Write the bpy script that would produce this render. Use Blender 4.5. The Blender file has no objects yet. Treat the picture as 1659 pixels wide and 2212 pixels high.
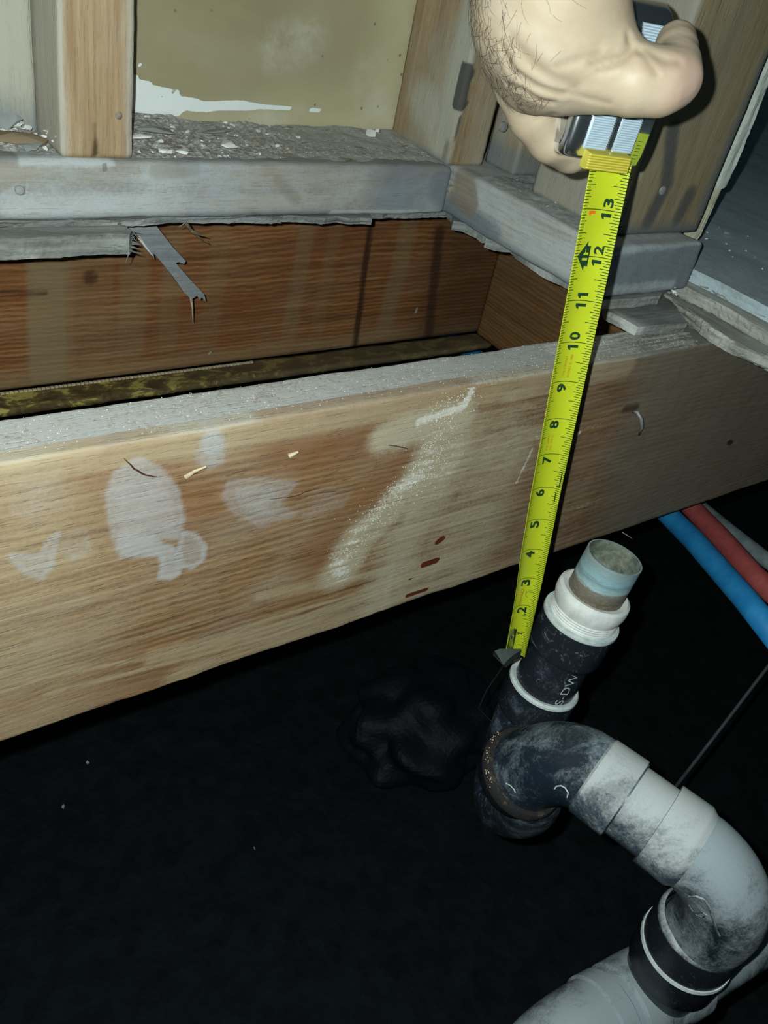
import bpy, bmesh, math, random
import numpy as np
from mathutils import Vector, Matrix, noise
random.seed(7); rng = np.random.RandomState(7)
# ---------------------------------------------------------------- camera, light, exposure
# all lengths below are millimetres (S converts to metres); z = 0 is the top of the floor joists
S = 0.001
sc = bpy.context.scene
CAMLOC = Vector((0, 0, 239)) * S
CAMROT = Matrix(((0.8069811, 0.21066136, -0.55172755), (-0.55929634, 0.57261709, -0.59941411), (0.18965523, 0.79229506, 0.5799133)))
cd = bpy.data.cameras.new('camera'); cam = bpy.data.objects.new('camera', cd); sc.collection.objects.link(cam)
cd.sensor_fit = 'VERTICAL'; cd.sensor_height = 24.0; cd.lens = 24 * 1825.46 / 2212
cd.clip_start = 0.01; cd.clip_end = 20
cam.matrix_world = Matrix.Translation(CAMLOC) @ CAMROT.to_4x4()
sc.camera = cam
w = bpy.data.worlds.new('world'); sc.world = w; w.use_nodes = True
w.node_tree.nodes['Background'].inputs[0].default_value = (0.45, 0.85, 1.0, 1)
w.node_tree.nodes['Background'].inputs[1].default_value = 0.013
fl = bpy.data.lights.new('phone_flash', 'POINT'); fl.energy = 13.5; fl.color = (0.90, 1.0, 0.95); fl.shadow_soft_size = 0.0025
flo = bpy.data.objects.new('phone_flash', fl); sc.collection.objects.link(flo)
flo.location = CAMLOC + CAMROT @ Vector((-0.015, 0.011, 0.0))
sc.view_settings.view_transform = 'Standard'; sc.view_settings.look = 'None'
sc.view_settings.exposure = 0.2; sc.view_settings.gamma = 1.0; sc.view_settings.use_curve_mapping = False

# ---------------------------------------------------------------- helpers
COL = sc.collection
def link(name, me, mat=None, parent=None, kind=None):
    o = bpy.data.objects.new(name, me); COL.objects.link(o)
    if mat: me.materials.append(mat)
    if parent is not None:
        o.parent = parent
        g = parent
        off = Vector((0, 0, 0))
        while g is not None: off += g.location; g = g.parent
        o.location = -off
    if kind: o['kind'] = kind
    return o
def tag(o, label, cat, group=None):
    o['label'] = label; o['category'] = cat
    if group: o['group'] = group
    return o
def thing(name, label, cat, loc, group=None):
    o = bpy.data.objects.new(name, None); COL.objects.link(o); o.location = Vector(loc) * S
    o.empty_display_size = 0.02
    return tag(o, label, cat, group)
def mesh(name, V, F, smooth=False):
    me = bpy.data.meshes.new(name)
    me.from_pydata([tuple(float(c) * S for c in v) for v in V], [], F)
    me.update()
    if smooth:
        me.polygons.foreach_set('use_smooth', [True] * len(me.polygons))
    return me
def attr(me, name, vals):
    a = me.attributes.new(name, 'FLOAT', 'POINT'); a.data.foreach_set('value', np.asarray(vals, dtype=np.float32))
def coords(me):
    a = np.empty(len(me.vertices) * 3); me.vertices.foreach_get('co', a); return a.reshape(-1, 3) / S
def sst(x): x = np.clip(x, 0, 1); return x * x * (3 - 2 * x)
def stroke(P, pts, r, soft, ax=(0, 2)):
    """1 inside radius r of a polyline, fading over soft; distances taken in the plane of axes ax"""
    p = P[:, ax]; best = np.full(len(p), 1e9)
    Q = [np.array((q[ax[0]], q[ax[1]])) for q in pts]
    if len(Q) == 1: Q = Q * 2
    for a, b in zip(Q[:-1], Q[1:]):
        d = b - a; L = max(d @ d, 1e-9)
        t = np.clip(((p - a) @ d) / L, 0, 1)
        best = np.minimum(best, np.linalg.norm(p - a - t[:, None] * d, axis=1))
    soft = soft if soft < 3 else soft * 1.5
    return sst(1 - (best - r * .8) / max(soft, 1e-6))
def poly(P, pts, soft, ax=(0, 2)):
    p = P[:, ax]; Q = [np.array((q[ax[0]], q[ax[1]])) for q in pts]
    inside = np.zeros(len(p), bool); best = np.full(len(p), 1e9)
    for a, b in zip(Q, Q[1:] + Q[:1]):
        if abs(b[1] - a[1]) > 1e-9:
            c = ((a[1] > p[:, 1]) != (b[1] > p[:, 1])) & (p[:, 0] < (b[0] - a[0]) * (p[:, 1] - a[1]) / (b[1] - a[1]) + a[0])
            inside ^= c
        d = b - a; t = np.clip(((p - a) @ d) / max(d @ d, 1e-9), 0, 1)
        best = np.minimum(best, np.linalg.norm(p - a - t[:, None] * d, axis=1))
    sd = np.where(inside, best, -best)
    return sst(0.5 + sd / (2 * soft))
def slab(x0, x1, y0, y1, z0, z1, res=4, r=1.5, amp=0.35, freq=0.05, edge=0.0, seed=0):
    """a sawn board: gridded box with eased, slightly wavering arrises"""
    n = [max(2, int(round((b - a) / res))) for a, b in ((x0, x1), (y0, y1), (z0, z1))]
    lo = np.array((x0, y0, z0), float); hi = np.array((x1, y1, z1), float)
    ax = [np.linspace(a, b, k + 1) for a, b, k in zip(lo, hi, n)]
    idx = {}; V = []; F = []
    def vid(i, j, k):
        t = (i, j, k)
        if t not in idx:
            idx[t] = len(V); V.append((ax[0][i], ax[1][j], ax[2][k]))
        return idx[t]
    for i in range(n[0]):
        for j in range(n[1]):
            F.append((vid(i, j, 0), vid(i, j + 1, 0), vid(i + 1, j + 1, 0), vid(i + 1, j, 0)))
            F.append((vid(i, j, n[2]), vid(i + 1, j, n[2]), vid(i + 1, j + 1, n[2]), vid(i, j + 1, n[2])))
    for i in range(n[0]):
        for k in range(n[2]):
            F.append((vid(i, 0, k), vid(i + 1, 0, k), vid(i + 1, 0, k + 1), vid(i, 0, k + 1)))
            F.append((vid(i, n[1], k), vid(i, n[1], k + 1), vid(i + 1, n[1], k + 1), vid(i + 1, n[1], k)))
    for j in range(n[1]):
        for k in range(n[2]):
            F.append((vid(0, j, k), vid(0, j, k + 1), vid(0, j + 1, k + 1), vid(0, j + 1, k)))
            F.append((vid(n[0], j, k), vid(n[0], j + 1, k), vid(n[0], j + 1, k + 1), vid(n[0], j, k + 1)))
    V = np.array(V)
    cl = np.clip(V, lo + r, hi - r); d = V - cl; L = np.linalg.norm(d, axis=1)
    m = L > 1e-6
    V[m] = cl[m] + d[m] / L[m][:, None] * np.minimum(L[m], r)[:, None]
    out = np.empty_like(V)
    for q, v in enumerate(V):
        e = ((v - lo < r + .01) | (hi - v < r + .01)).sum()
        A = amp + (edge if e >= 2 else 0)
        nv = noise.noise_vector(Vector(v) * freq + Vector((seed * 7.3, 1, 2)))
        n2 = noise.noise_vector(Vector(v) * freq * 5 + Vector((seed * 3.1, 5, 2)))
        out[q] = v + A * (np.array(nv) + .4 * np.array(n2))
    return out, F
def prism(pts, h0, h1, axis=2, ragged=0.0, step=3.0, thin=0.0):
    """extrude an outline; ragged adds broken-wood roughness; axis = extrusion axis"""
    P = []
    for a, b in zip(pts, pts[1:] + pts[:1]):
        a = np.array(a[:2] if len(a) == 2 else a, float); b = np.array(b[:2] if len(b) == 2 else b, float)
        k = max(1, int(np.linalg.norm(b - a) / step)) if ragged else 1
        for i in range(k):
            p = a + (b - a) * i / k
            if ragged and i: p = p + rng.uniform(-ragged, ragged, 2) * .28
            P.append(p)
    n = len(P); V = []
    lv = 5 if ragged else 2; ph = rng.uniform(0, 50)
    for l in range(lv):
        h = h0 + (h1 - h0) * l / (lv - 1)
        for i, p in enumerate(P):
            v = [p[0], p[1]]
            if ragged:
                g = noise.noise(Vector((p[0] * .035 + ph, p[1] * .035, l * 1.7))) * ragged * 1.9; q = noise.noise(Vector((p[0] * .3, p[1] * .3 + ph, l * .9))) * ragged * .55
                v = [p[0] + g + q, p[1] + g - q]
            v.insert(axis, h + (rng.uniform(-thin, thin) if thin else 0)); V.append(v)
    F = [tuple(range(n))[::-1], tuple(range((lv - 1) * n, lv * n))] + [(l * n + i, l * n + (i + 1) % n, (l + 1) * n + (i + 1) % n, (l + 1) * n + i) for l in range(lv - 1) for i in range(n)]
    return V, F
def frames(path):
    P = [np.array(p, float) for p in path]; T = []
    for i in range(len(P)):
        t = P[min(i + 1, len(P) - 1)] - P[max(i - 1, 0)]; T.append(t / np.linalg.norm(t))
    u = np.cross(T[0], (0, 0, 1.)) if abs(T[0][2]) < .9 else np.cross(T[0], (1., 0, 0))
    u /= np.linalg.norm(u); out = []
    for t in T:
        u = u - t * (u @ t); u /= np.linalg.norm(u); out.append((u, np.cross(t, u)))
    return P, out
def tube(path, rad, seg=12, caps=True):
    P, fr = frames(path); V = []; F = []
    if not hasattr(rad, '__len__'): rad = [rad] * len(P)
    for p, (u, v), r in zip(P, fr, rad):
        for k in range(seg):
            a = 2 * math.pi * k / seg; V.append(p + r * (math.cos(a) * u + math.sin(a) * v))
    for i in range(len(P) - 1):
        for k in range(seg):
            k2 = (k + 1) % seg; F.append((i * seg + k, i * seg + k2, (i + 1) * seg + k2, (i + 1) * seg + k))
    if caps:
        F.append(tuple(range(seg))[::-1]); F.append(tuple(range((len(P) - 1) * seg, len(P) * seg)))
    return V, F
def lathe(p0, d, prof, seg=56):
    """prof = (distance along d, radius) pairs; closed loop if first == last"""
    d = np.array(d, float); d /= np.linalg.norm(d); p0 = np.array(p0, float)
    return tube_prof([p0 + d * s for s, r in prof], d, [r for s, r in prof], seg)
def tube_prof(P, d, R, seg):
    u = np.cross(d, (0.3, 1., 0.1)); u /= np.linalg.norm(u); v = np.cross(d, u); V = []; F = []
    for p, r in zip(P, R):
        for k in range(seg):
            a = 2 * math.pi * k / seg; V.append(p + max(r, 0.01) * (math.cos(a) * u + math.sin(a) * v))
    for i in range(len(P) - 1):
        for k in range(seg):
            k2 = (k + 1) % seg; F.append((i * seg + k, i * seg + k2, (i + 1) * seg + k2, (i + 1) * seg + k))
    return V, F
def join(*parts):
    V = []; F = []
    for v, f in parts:
        o = len(V); V += [tuple(q) for q in v]; F += [tuple(i + o for i in q) for q in f]
    return V, F
def bez(a, b, c, n=12):
    a, b, c = (np.array(q, float) for q in (a, b, c))
    return [a * (1 - t) ** 2 + 2 * b * t * (1 - t) + c * t * t for t in np.linspace(0, 1, n)]
def chip(size, flat=0.45, n=9):
    """irregular crumb: convex hull of a few random points"""
    bm = bmesh.new()
    for _ in range(n):
        v = rng.normal(size=3); v /= np.linalg.norm(v)
        v = v * np.array((1, rng.uniform(.6, .9), flat)) * size * rng.uniform(.8, 1.1)
        bm.verts.new(v * S)
    r = bmesh.ops.convex_hull(bm, input=bm.verts)
    for v in [v for v in bm.verts if not v.link_faces]: bm.verts.remove(v)
    me = bpy.data.meshes.new('chip'); bm.to_mesh(me); bm.free(); return me

# ---------------------------------------------------------------- materials
class NT:
    def __init__(s, name):
        s.m = bpy.data.materials.new(name); s.m.use_nodes = True; s.t = s.m.node_tree
        s.b = s.t.nodes['Principled BSDF']; s.tc = s.n('ShaderNodeTexCoord')
    def n(s, ty, **kw):
        q = s.t.nodes.new(ty)
        for k, v in kw.items(): setattr(q, k, v)
        return q
    def put(s, sock, v):
        if isinstance(v, bpy.types.NodeSocket): s.t.links.new(v, sock)
        elif v is not None: sock.default_value = v if not isinstance(v, tuple) or len(v) != 3 or sock.type != 'RGBA' else (*v, 1)
    def noise(s, scale, stretch=(1, 1, 1), detail=4, rough=.55, dist=0, off=(0, 0, 0), vec=None):
        mp = s.n('ShaderNodeMapping'); s.put(mp.inputs['Vector'], vec or s.tc.outputs['Object'])
        mp.inputs['Scale'].default_value = stretch; mp.inputs['Location'].default_value = off
        q = s.n('ShaderNodeTexNoise'); s.put(q.inputs['Vector'], mp.outputs[0]); q.inputs['Scale'].default_value = scale
        q.inputs['Detail'].default_value = detail; q.inputs['Roughness'].default_value = rough; q.inputs['Distortion'].default_value = dist
        return q.outputs[0]
    def ramp(s, f, stops, interp='LINEAR'):
        q = s.n('ShaderNodeValToRGB'); s.put(q.inputs[0], f); cr = q.color_ramp; cr.interpolation = interp
        while len(cr.elements) < len(stops): cr.elements.new(.5)
        for e, (p, c) in zip(cr.elements, stops):
            e.position = p; e.color = (*c, 1) if isinstance(c, tuple) else (c, c, c, 1)
        return q.outputs[0]
    def mix(s, f, a, b, mode='MIX'):
        q = s.n('ShaderNodeMix', data_type='RGBA', blend_type=mode)
        s.put(q.inputs[0], f); s.put(q.inputs[6], a); s.put(q.inputs[7], b); return q.outputs[2]
    def math(s, op, a, b=None, c=None, clamp=False):
        q = s.n('ShaderNodeMath', operation=op, use_clamp=clamp); s.put(q.inputs[0], a)
        if b is not None: s.put(q.inputs[1], b)
        if c is not None: s.put(q.inputs[2], c)
        return q.outputs[0]
    def attr(s, name):
        q = s.n('ShaderNodeAttribute', attribute_name=name); return q.outputs['Fac']
    def normalz(s):
        g = s.n('ShaderNodeNewGeometry'); x = s.n('ShaderNodeSeparateXYZ'); s.put(x.inputs[0], g.outputs['Normal']); return x.outputs[2]
    def soft(s, f, lo, hi):
        q = s.n('ShaderNodeMapRange', interpolation_type='SMOOTHSTEP'); s.put(q.inputs[0], f)
        q.inputs[1].default_value = lo; q.inputs[2].default_value = hi; return q.outputs[0]
    def bump(s, h, strength, dist):
        q = s.n('ShaderNodeBump'); s.put(q.inputs['Height'], h); q.inputs['Strength'].default_value = strength; q.inputs['Distance'].default_value = dist
        s.put(s.b.inputs['Normal'], q.outputs[0])
    def done(s, col, rough=.8, metal=0, spec=.3):
        s.put(s.b.inputs['Base Color'], col); s.put(s.b.inputs['Roughness'], rough); s.put(s.b.inputs['Metallic'], metal)
        s.b.inputs['Specular IOR Level'].default_value = spec; return s.m
def masked(t, name, nz, k=.5, lo=.18, hi=.92):
    """attribute mask broken up by a noise"""
    a = t.attr(name); return t.soft(t.math('ADD', a, t.math('MULTIPLY', t.math('SUBTRACT', nz, .5), k)), lo, hi)
def stretch_for(axis, s=.04):
    return tuple(s if i == axis else 1 for i in range(3))
def wood(name, axis, light, mid, dark, scale=160, dust=.3, dustcol=(.42, .46, .48), blot=(.25, .3, .34), blotamt=.3, seed=0, masks=(), topdust=0, rings=True, rough=.85, pores=.35):
    t = NT(name)
    st = stretch_for(axis); off = (seed * .37, seed * .91, seed * .53)
    g1 = t.noise(scale, st, 5, .62, .4, off)
    warp = t.noise(9, stretch_for(axis, .25), 2, .5, 0, off)
    wv = t.n('ShaderNodeTexWave', wave_type='BANDS', bands_direction='Z' if axis != 2 else 'X')
    mp = t.n('ShaderNodeMapping'); t.put(mp.inputs['Vector'], t.tc.outputs['Object']); mp.inputs['Location'].default_value = off
    add = t.n('ShaderNodeVectorMath', operation='MULTIPLY_ADD'); t.put(add.inputs[0], warp); add.inputs[1].default_value = (.05, .05, .05) ; t.put(add.inputs[2], mp.outputs[0])
    t.put(wv.inputs['Vector'], add.outputs[0]); wv.inputs['Scale'].default_value = 62; wv.inputs['Distortion'].default_value = 2.2
    wv.inputs['Detail'].default_value = 2; wv.inputs['Detail Scale'].default_value = 1.2
    ring = wv.outputs['Fac']
    g2 = t.noise(scale * 2.6, stretch_for(axis, .035), 3, .6, .2, off)
    f = t.math('ADD', t.math('ADD', t.math('MULTIPLY', g1, .62), t.math('MULTIPLY', g2, .22)), t.math('MULTIPLY', ring, .15 if rings else 0))
    col = t.ramp(f, [(.3, dark), (.5, mid), (.72, light)])
    pore = t.noise(700, tuple(.09 if i == axis else 1 for i in range(3)), 2, .6, 0, off)
    if pores: col = t.mix(t.math('MULTIPLY', t.soft(pore, .56, .70), pores), col, dark)
    big = t.noise(11, stretch_for(axis, .35), 4, .6, .6, off)
    col = t.mix(t.math('MULTIPLY', t.soft(big, .48, .68), blotamt), col, blot)
    fine = t.noise(420, (1, 1, 1), 3, .7, 0, off); patch = t.noise(38, stretch_for(axis, .55), 5, .7, .8, off)
    dn = t.noise(23, stretch_for(axis, .6), 5, .65, .3, (off[0] + 3, off[1], off[2]))
    dm = t.math('MULTIPLY', t.soft(t.math('ADD', dn, t.math('MULTIPLY', fine, .35)), .52, .9), dust)
    col = t.mix(dm, col, dustcol)
    if topdust:
        col = t.mix(t.math('MULTIPLY', t.soft(t.normalz(), .3, .9), t.soft(t.math('ADD', fine, t.math('MULTIPLY', dn, .6)), .38, .80)), col, (topdust, topdust * 1.02, topdust))
    for nm, c, k, strength in masks:
        crisp = nm in ('rust', 'crack', 'ring', 'crumb')
        br = t.math('ADD', t.math('ADD', t.math('MULTIPLY', g1, .45), t.math('MULTIPLY', fine, .3)), t.math('MULTIPLY', patch, .45 if not crisp else .25))
        if crisp: m = masked(t, nm, br, k, .38, .62)
        else: m = t.math('MULTIPLY', masked(t, nm, br, k * 1.5), t.math('GREATER_THAN', t.attr(nm), .01))
        col = t.mix(t.math('MULTIPLY', m, strength), col, c)
    t.bump(t.math('SUBTRACT', t.math('ADD', t.math('MULTIPLY', f, 1.0), t.math('MULTIPLY', fine, .4)), t.math('MULTIPLY', t.soft(pore, .56, .70), .35)), .75, .0007)
    return t.done(col, rough, 0, .2)
GREYD = (.36, .42, .46)
M = {}
M['joist'] = wood('joist_wood', 0, (.34, .215, .11), (.215, .122, .056), (.10, .046, .018), 210, .35, (.30, .28, .23), (.25, .115, .048), .4, 1,
    masks=(('grey', (.165, .155, .125), .3, .75), ('red', (.185, .082, .032), .6, .62), ('pale', (.38, .31, .20), .7, .7), ('smear', (.37, .385, .40), .55, .72), ('plaster', (.42, .375, .27), .9, .9), ('crumb', (.62, .61, .55), 1.5, 1.0), ('rust', (.10, .02, .008), .25, 1.0), ('crack', (.035, .015, .008), .15, .95)), topdust=.40, pores=.75)
M['rim'] = wood('red_joist_wood', 0, (.40, .205, .08), (.235, .095, .032), (.105, .038, .014), 150, .10, (.3, .3, .26), (.17, .055, .02), .5, 3,
    masks=(('streak', (.26, .22, .13), .5, .62), ('dark', (.03, .014, .008), .4, .85), ('crumb', (.4, .38, .3), .5, .8)))
M['side'] = wood('side_joist_wood', 1, (.27, .15, .06), (.19, .10, .036), (.12, .055, .02), 150, .1, (.3, .28, .22), (.10, .06, .03), .3, 5)
M['plate'] = wood('grey_plate_wood', 0, (.50, .45, .36), (.40, .37, .32), (.27, .25, .23), 100, .9, (.42, .47, .51), (.27, .235, .18), .75, 7, rings=False,
    masks=(('blue', (.15, .19, .23), .5, .75), ('pale', (.55, .60, .62), .8, .7), ('ring', (.17, .14, .10), .2, .6)))
M['plate_side'] = wood('side_plate_wood', 1, (.50, .47, .42), (.39, .385, .37), (.25, .25, .25), 110, .9, (.44, .48, .51), (.26, .25, .22), .6, 9,
    masks=(('blue', (.14, .18, .22), .5, .8), ('pale', (.50, .54, .55), .8, .7), ('brown', (.25, .20, .14), .5, .7)))
M['stud'] = wood('stud_wood', 2, (.58, .47, .32), (.46, .34, .21), (.34, .225, .125), 260, .12, (.5, .5, .45), (.44, .30, .17), .4, 11, masks=(('pale', (.55, .55, .50), .4, .7), ('dark', (.09, .055, .03), .3, .95)), rings=False)
M['stud_grey'] = wood('corner_stud_wood', 2, (.50, .38, .22), (.385, .28, .16), (.25, .17, .09), 90, .25, (.46, .47, .42), (.34, .34, .29), .5, 13,
    masks=(('pale', (.50, .52, .46), .5, .7), ('dark', (.06, .06, .06), .5, .9), ('blue', (.17, .20, .22), .6, .8)), rings=False)
M['stud_big'] = wood('end_stud_wood', 2, (.40, .32, .19), (.31, .245, .145), (.20, .15, .09), 80, .15, (.3, .3, .26), (.20, .19, .14), .5, 15,
    masks=(('pale', (.34, .34, .30), .5, .7), ('dark', (.07, .075, .08), .6, .85), ('blue', (.11, .13, .15), .6, .85)), rings=False)
M['sub'] = wood('broken_subfloor_wood', 0, (.36, .36, .33), (.22, .23, .22), (.11, .11, .10), 120, .7, (.28, .31, .33), (.20, .17, .12), .5, 17, masks=(('pale', (.6, .62, .62), .6, .8),))
M['deck'] = wood('worn_floor_wood', 1, (.58, .68, .72), (.48, .59, .64), (.40, .48, .53), 25, .9, (.55, .67, .74), (.22, .26, .27), .4, 19, rings=False)
M['layer'] = wood('floor_layer_wood', 1, (.52, .50, .42), (.33, .33, .30), (.14, .14, .125), 190, .7, (.42, .44, .42), (.18, .16, .12), .6, 21, masks=(('pale', (.6, .62, .58), .7, .8),))
def simple(name, c1, c2, scale=60, rough=.8, bump=.3, dist=.0008, metal=0, spec=.3, stretch=(1, 1, 1), lo=.35, hi=.65):
    t = NT(name); a = t.noise(scale, stretch, 6, .65, .2); col = t.ramp(a, [(lo, c1), (hi, c2)])
    if bump: t.bump(a, bump, dist)
    return t.done(col, rough, metal, spec)
M['chalk'] = simple('white_plaster', (.72, .74, .74), (.88, .88, .86), 200, .9)
def rubble_mat():
    t = NT('rubble_dust'); a = t.noise(330, (1, 1, 1), 5, .75); b = t.noise(28, (1, 1.6, 1), 4, .6); c = t.noise(140, (.35, 1, 1), 4, .7)
    x = t.n('ShaderNodeSeparateXYZ'); t.put(x.inputs[0], t.tc.outputs['Object'])
    col = t.ramp(a, [(.35, (.22, .20, .17)), (.5, (.44, .43, .41)), (.66, (.78, .79, .77))])
    sm_ = t.soft(t.math('ADD', t.math('MULTIPLY', b, .5), x.outputs[0]), .50, .78)
    col = t.mix(t.math('MULTIPLY', sm_, .8), col, (.46, .48, .48))
    col = t.mix(t.math('MULTIPLY', t.soft(c, .60, .68), .7), col, (.15, .11, .07))
    t.bump(a, .8, .002); return t.done(col, .95, 0, .15)
M['rubble'] = rubble_mat()
M['sliver'] = simple('old_wood_sliver', (.14, .10, .06), (.33, .26, .17), 200, .9, stretch=(.2, 1, 1))
M['greychip'] = simple('grey_chip', (.17, .19, .20), (.36, .38, .38), 120, .9)
M['nail'] = simple('old_nail_head', (.28, .29, .29), (.45, .46, .45), 300, .6, .2, .0003, .4)
M['knot'] = simple('knot_wood', (.22, .18, .13), (.36, .33, .28), 200, .85)
M['lath'] = wood('weathered_lath_wood', 0, (.44, .45, .44), (.30, .32, .33), (.17, .18, .19), 200, .6, (.38, .43, .47), (.2, .22, .24), .4, 23, rings=False)
M['splinter'] = simple('fresh_splinter', (.42, .33, .20), (.62, .54, .40), 200, .8)
def paper_mat():
    t = NT('aged_kraft_paper')
    a = t.noise(7, (1, 1, 1.6), 6, .6, .5); col = t.ramp(a, [(.3, (.42, .375, .225)), (.5, (.54, .495, .32)), (.7, (.64, .60, .43))])
    f = t.noise(900, (1, 1, 1), 2, .6); col = t.mix(t.math('MULTIPLY', f, .25), col, (.30, .27, .18))
    sp = t.n('ShaderNodeTexVoronoi'); t.put(sp.inputs['Vector'], t.tc.outputs['Object']); sp.inputs['Scale'].default_value = 55
    col = t.mix(t.math('MULTIPLY', t.soft(sp.outputs['Distance'], .09, .05), .8), col, (.16, .13, .07))
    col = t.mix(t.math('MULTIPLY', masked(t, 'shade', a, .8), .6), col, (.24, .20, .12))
    col = t.mix(t.math('MULTIPLY', t.math('MULTIPLY', t.attr('pale'), t.soft(t.noise(40, (1, 1, 1), 5, .7), .35, .7)), .6), col, (.60, .60, .52))
    tn = t.noise(120, (.4, 1, 1), 5, .7)
    col = t.mix(masked(t, 'torn', tn, .55, .42, .5), col, (.80, .86, .86))
    t.bump(t.math('SUBTRACT', a, t.math('MULTIPLY', masked(t, 'torn', tn, .55, .42, .5), .5)), .4, .001)
    return t.done(col, .9, 0, .15)
M['paper'] = paper_mat()
def strip_mat():
    t = NT('mottled_yellow_strip')
    a = t.noise(60, (.6, 1, 1), 6, .7, .5); b = t.noise(14, (1, 1, 1), 3, .6)
    col = t.ramp(a, [(.40, (.07, .045, .02)), (.52, (.14, .11, .04)), (.58, (.42, .36, .10))])
    x = t.n('ShaderNodeSeparateXYZ'); t.put(x.inputs[0], t.tc.outputs['Object'])
    fade = t.soft(t.math('ADD', x.outputs[0], t.math('MULTIPLY', b, .15)), .3, .62)
    col = t.mix(t.math('MULTIPLY', fade, .8), col, (.12, .085, .05))
    t.bump(a, .5, .001); return t.done(col, .8, 0, .2)
M['strip'] = strip_mat()
def abs_mat(name, dust, dcol=(.33, .37, .38), base=(.010, .013, .018), up=.5, streak=.3, scale=45):
    """black plastic pipe; dust settled in noisy patches, more on what faces up so undersides are painted in shade"""
    t = NT(name)
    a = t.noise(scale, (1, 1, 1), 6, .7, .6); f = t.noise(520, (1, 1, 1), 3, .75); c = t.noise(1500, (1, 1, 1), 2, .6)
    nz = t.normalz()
    d = t.math('ADD', t.math('ADD', t.math('MULTIPLY', a, 1.9), t.math('MULTIPLY', f, .6)), t.math('ADD', t.math('MULTIPLY', nz, up * .5), dust - .93))  # up thins the dust on low faces, shading undersides by colour
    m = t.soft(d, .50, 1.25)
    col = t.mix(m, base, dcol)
    s = t.noise(150, (1, .35, .6), 6, .85, 1.2); col = t.mix(t.math('MULTIPLY', t.soft(s, .56, .70), streak), col, (.34, .42, .46))
    sp = t.soft(f, .70, .78); col = t.mix(t.math('MULTIPLY', sp, .55), col, (.55, .58, .56))
    rg = t.math('ADD', .30, t.math('MULTIPLY', m, .6), clamp=True)
    t.bump(t.math('ADD', t.math('MULTIPLY', f, .5), m), .3, .0006)
    return t.done(col, rg, 0, .45)
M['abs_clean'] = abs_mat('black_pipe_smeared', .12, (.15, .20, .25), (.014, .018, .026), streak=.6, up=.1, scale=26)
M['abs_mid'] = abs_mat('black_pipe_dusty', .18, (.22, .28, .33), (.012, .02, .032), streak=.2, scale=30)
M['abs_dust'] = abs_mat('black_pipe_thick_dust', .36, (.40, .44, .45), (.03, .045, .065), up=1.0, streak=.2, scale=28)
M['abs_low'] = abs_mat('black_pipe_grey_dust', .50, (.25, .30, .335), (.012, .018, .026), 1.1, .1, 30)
M['abs_black'] = abs_mat('black_pipe_shiny', -.3, (.2, .22, .22), streak=.15)
M['cement'] = simple('pale_joint_cement', (.42, .50, .50), (.66, .72, .72), 160, .6, .4, .0006)
M['white_fit'] = simple('chalky_white_plastic', (.58, .62, .62), (.80, .82, .80), 90, .7, .3, .0005)
M['gold'] = simple('dirty_union_ring', (.022, .02, .022), (.13, .105, .06), 140, .55, .7, .0015, lo=.55, hi=.75)
def copper():
    t = NT('tarnished_copper')
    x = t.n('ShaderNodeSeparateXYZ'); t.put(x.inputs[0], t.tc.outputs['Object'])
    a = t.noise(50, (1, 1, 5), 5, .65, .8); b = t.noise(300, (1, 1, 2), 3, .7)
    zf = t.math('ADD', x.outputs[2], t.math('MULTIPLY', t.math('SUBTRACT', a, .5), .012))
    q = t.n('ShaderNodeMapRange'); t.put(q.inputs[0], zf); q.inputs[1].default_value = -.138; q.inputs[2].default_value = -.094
    col = t.ramp(q.outputs[0], [(.16, (.16, .13, .09)), (.34, (.24, .22, .18)), (.40, (.45, .66, .72)), (.50, (.22, .36, .42)), (.58, (.34, .58, .66)), (.78, (.30, .42, .45)), (.95, (.40, .46, .46))])  # tarnish colours by height, with a bluish highlight band painted in
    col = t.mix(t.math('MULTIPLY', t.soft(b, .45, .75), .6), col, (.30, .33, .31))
    t.bump(b, .3, .0004); return t.done(col, .55, .35, .5)
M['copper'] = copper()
M['copper_in'] = simple('green_inner_copper', (.10, .12, .085), (.30, .33, .28), 150, .6, .5, .0006, .3)
M['blue'] = simple('blue_water_tube', (.012, .20, .50), (.025, .27, .60), 40, .55, 0, spec=.4)
M['red'] = simple('red_water_tube', (.30, .055, .055), (.38, .09, .085), 60, .6, .1)
M['greyt'] = simple('grey_cable', (.12, .16, .18), (.22, .26, .27), 60, .7)
M['wire'] = simple('grey_wire', (.04, .05, .06), (.07, .08, .09), 60, .6)
M['soil'] = simple('dark_soil', (.006, .010, .011), (.014, .021, .023), 30, 1, 1, .01)
M['sheet'] = simple('dark_blue_sheet', (.005, .008, .012), (.010, .015, .021), 12, .6, .6, .01)
M['yellow_tape'] = None
def tape_mat():
    t = NT('yellow_tape_paint'); a = t.noise(30, (1, 1, 1), 3); col = t.ramp(a, [(.3, (.43, .50, .014)), (.7, (.49, .56, .018))])
    t.b.inputs['Coat Weight'].default_value = .3; t.b.inputs['Coat Roughness'].default_value = .4
    return t.done(col, .5, 0, .35)
M['yellow_tape'] = tape_mat()
def flat(name, c, rough=.5, metal=0, spec=.3, bumpv=0):
    t = NT(name)
    a = t.noise(150, (1, 1, 1), 3)
    col = t.mix(t.math('MULTIPLY', a, .15), c, tuple(q * .8 for q in c))
    if bumpv: t.bump(a, bumpv, .0004)
    return t.done(col, rough, metal, spec)
M['ink'] = flat('dark_green_ink', (.012, .045, .018))
M['inkred'] = flat('orange_red_ink', (.75, .13, .012))
M['inkbrown'] = flat('faint_red_ink', (.42, .10, .01))
M['chrome'] = flat('scuffed_chrome', (.86, .90, .96), .20, .985, .5, .15)
M['chrome_rib'] = flat('ribbed_chrome', (.70, .80, .88), .40, .62, .5, .1)
M['button'] = flat('yellow_lock_button', (.50, .44, .06), .45)
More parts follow.
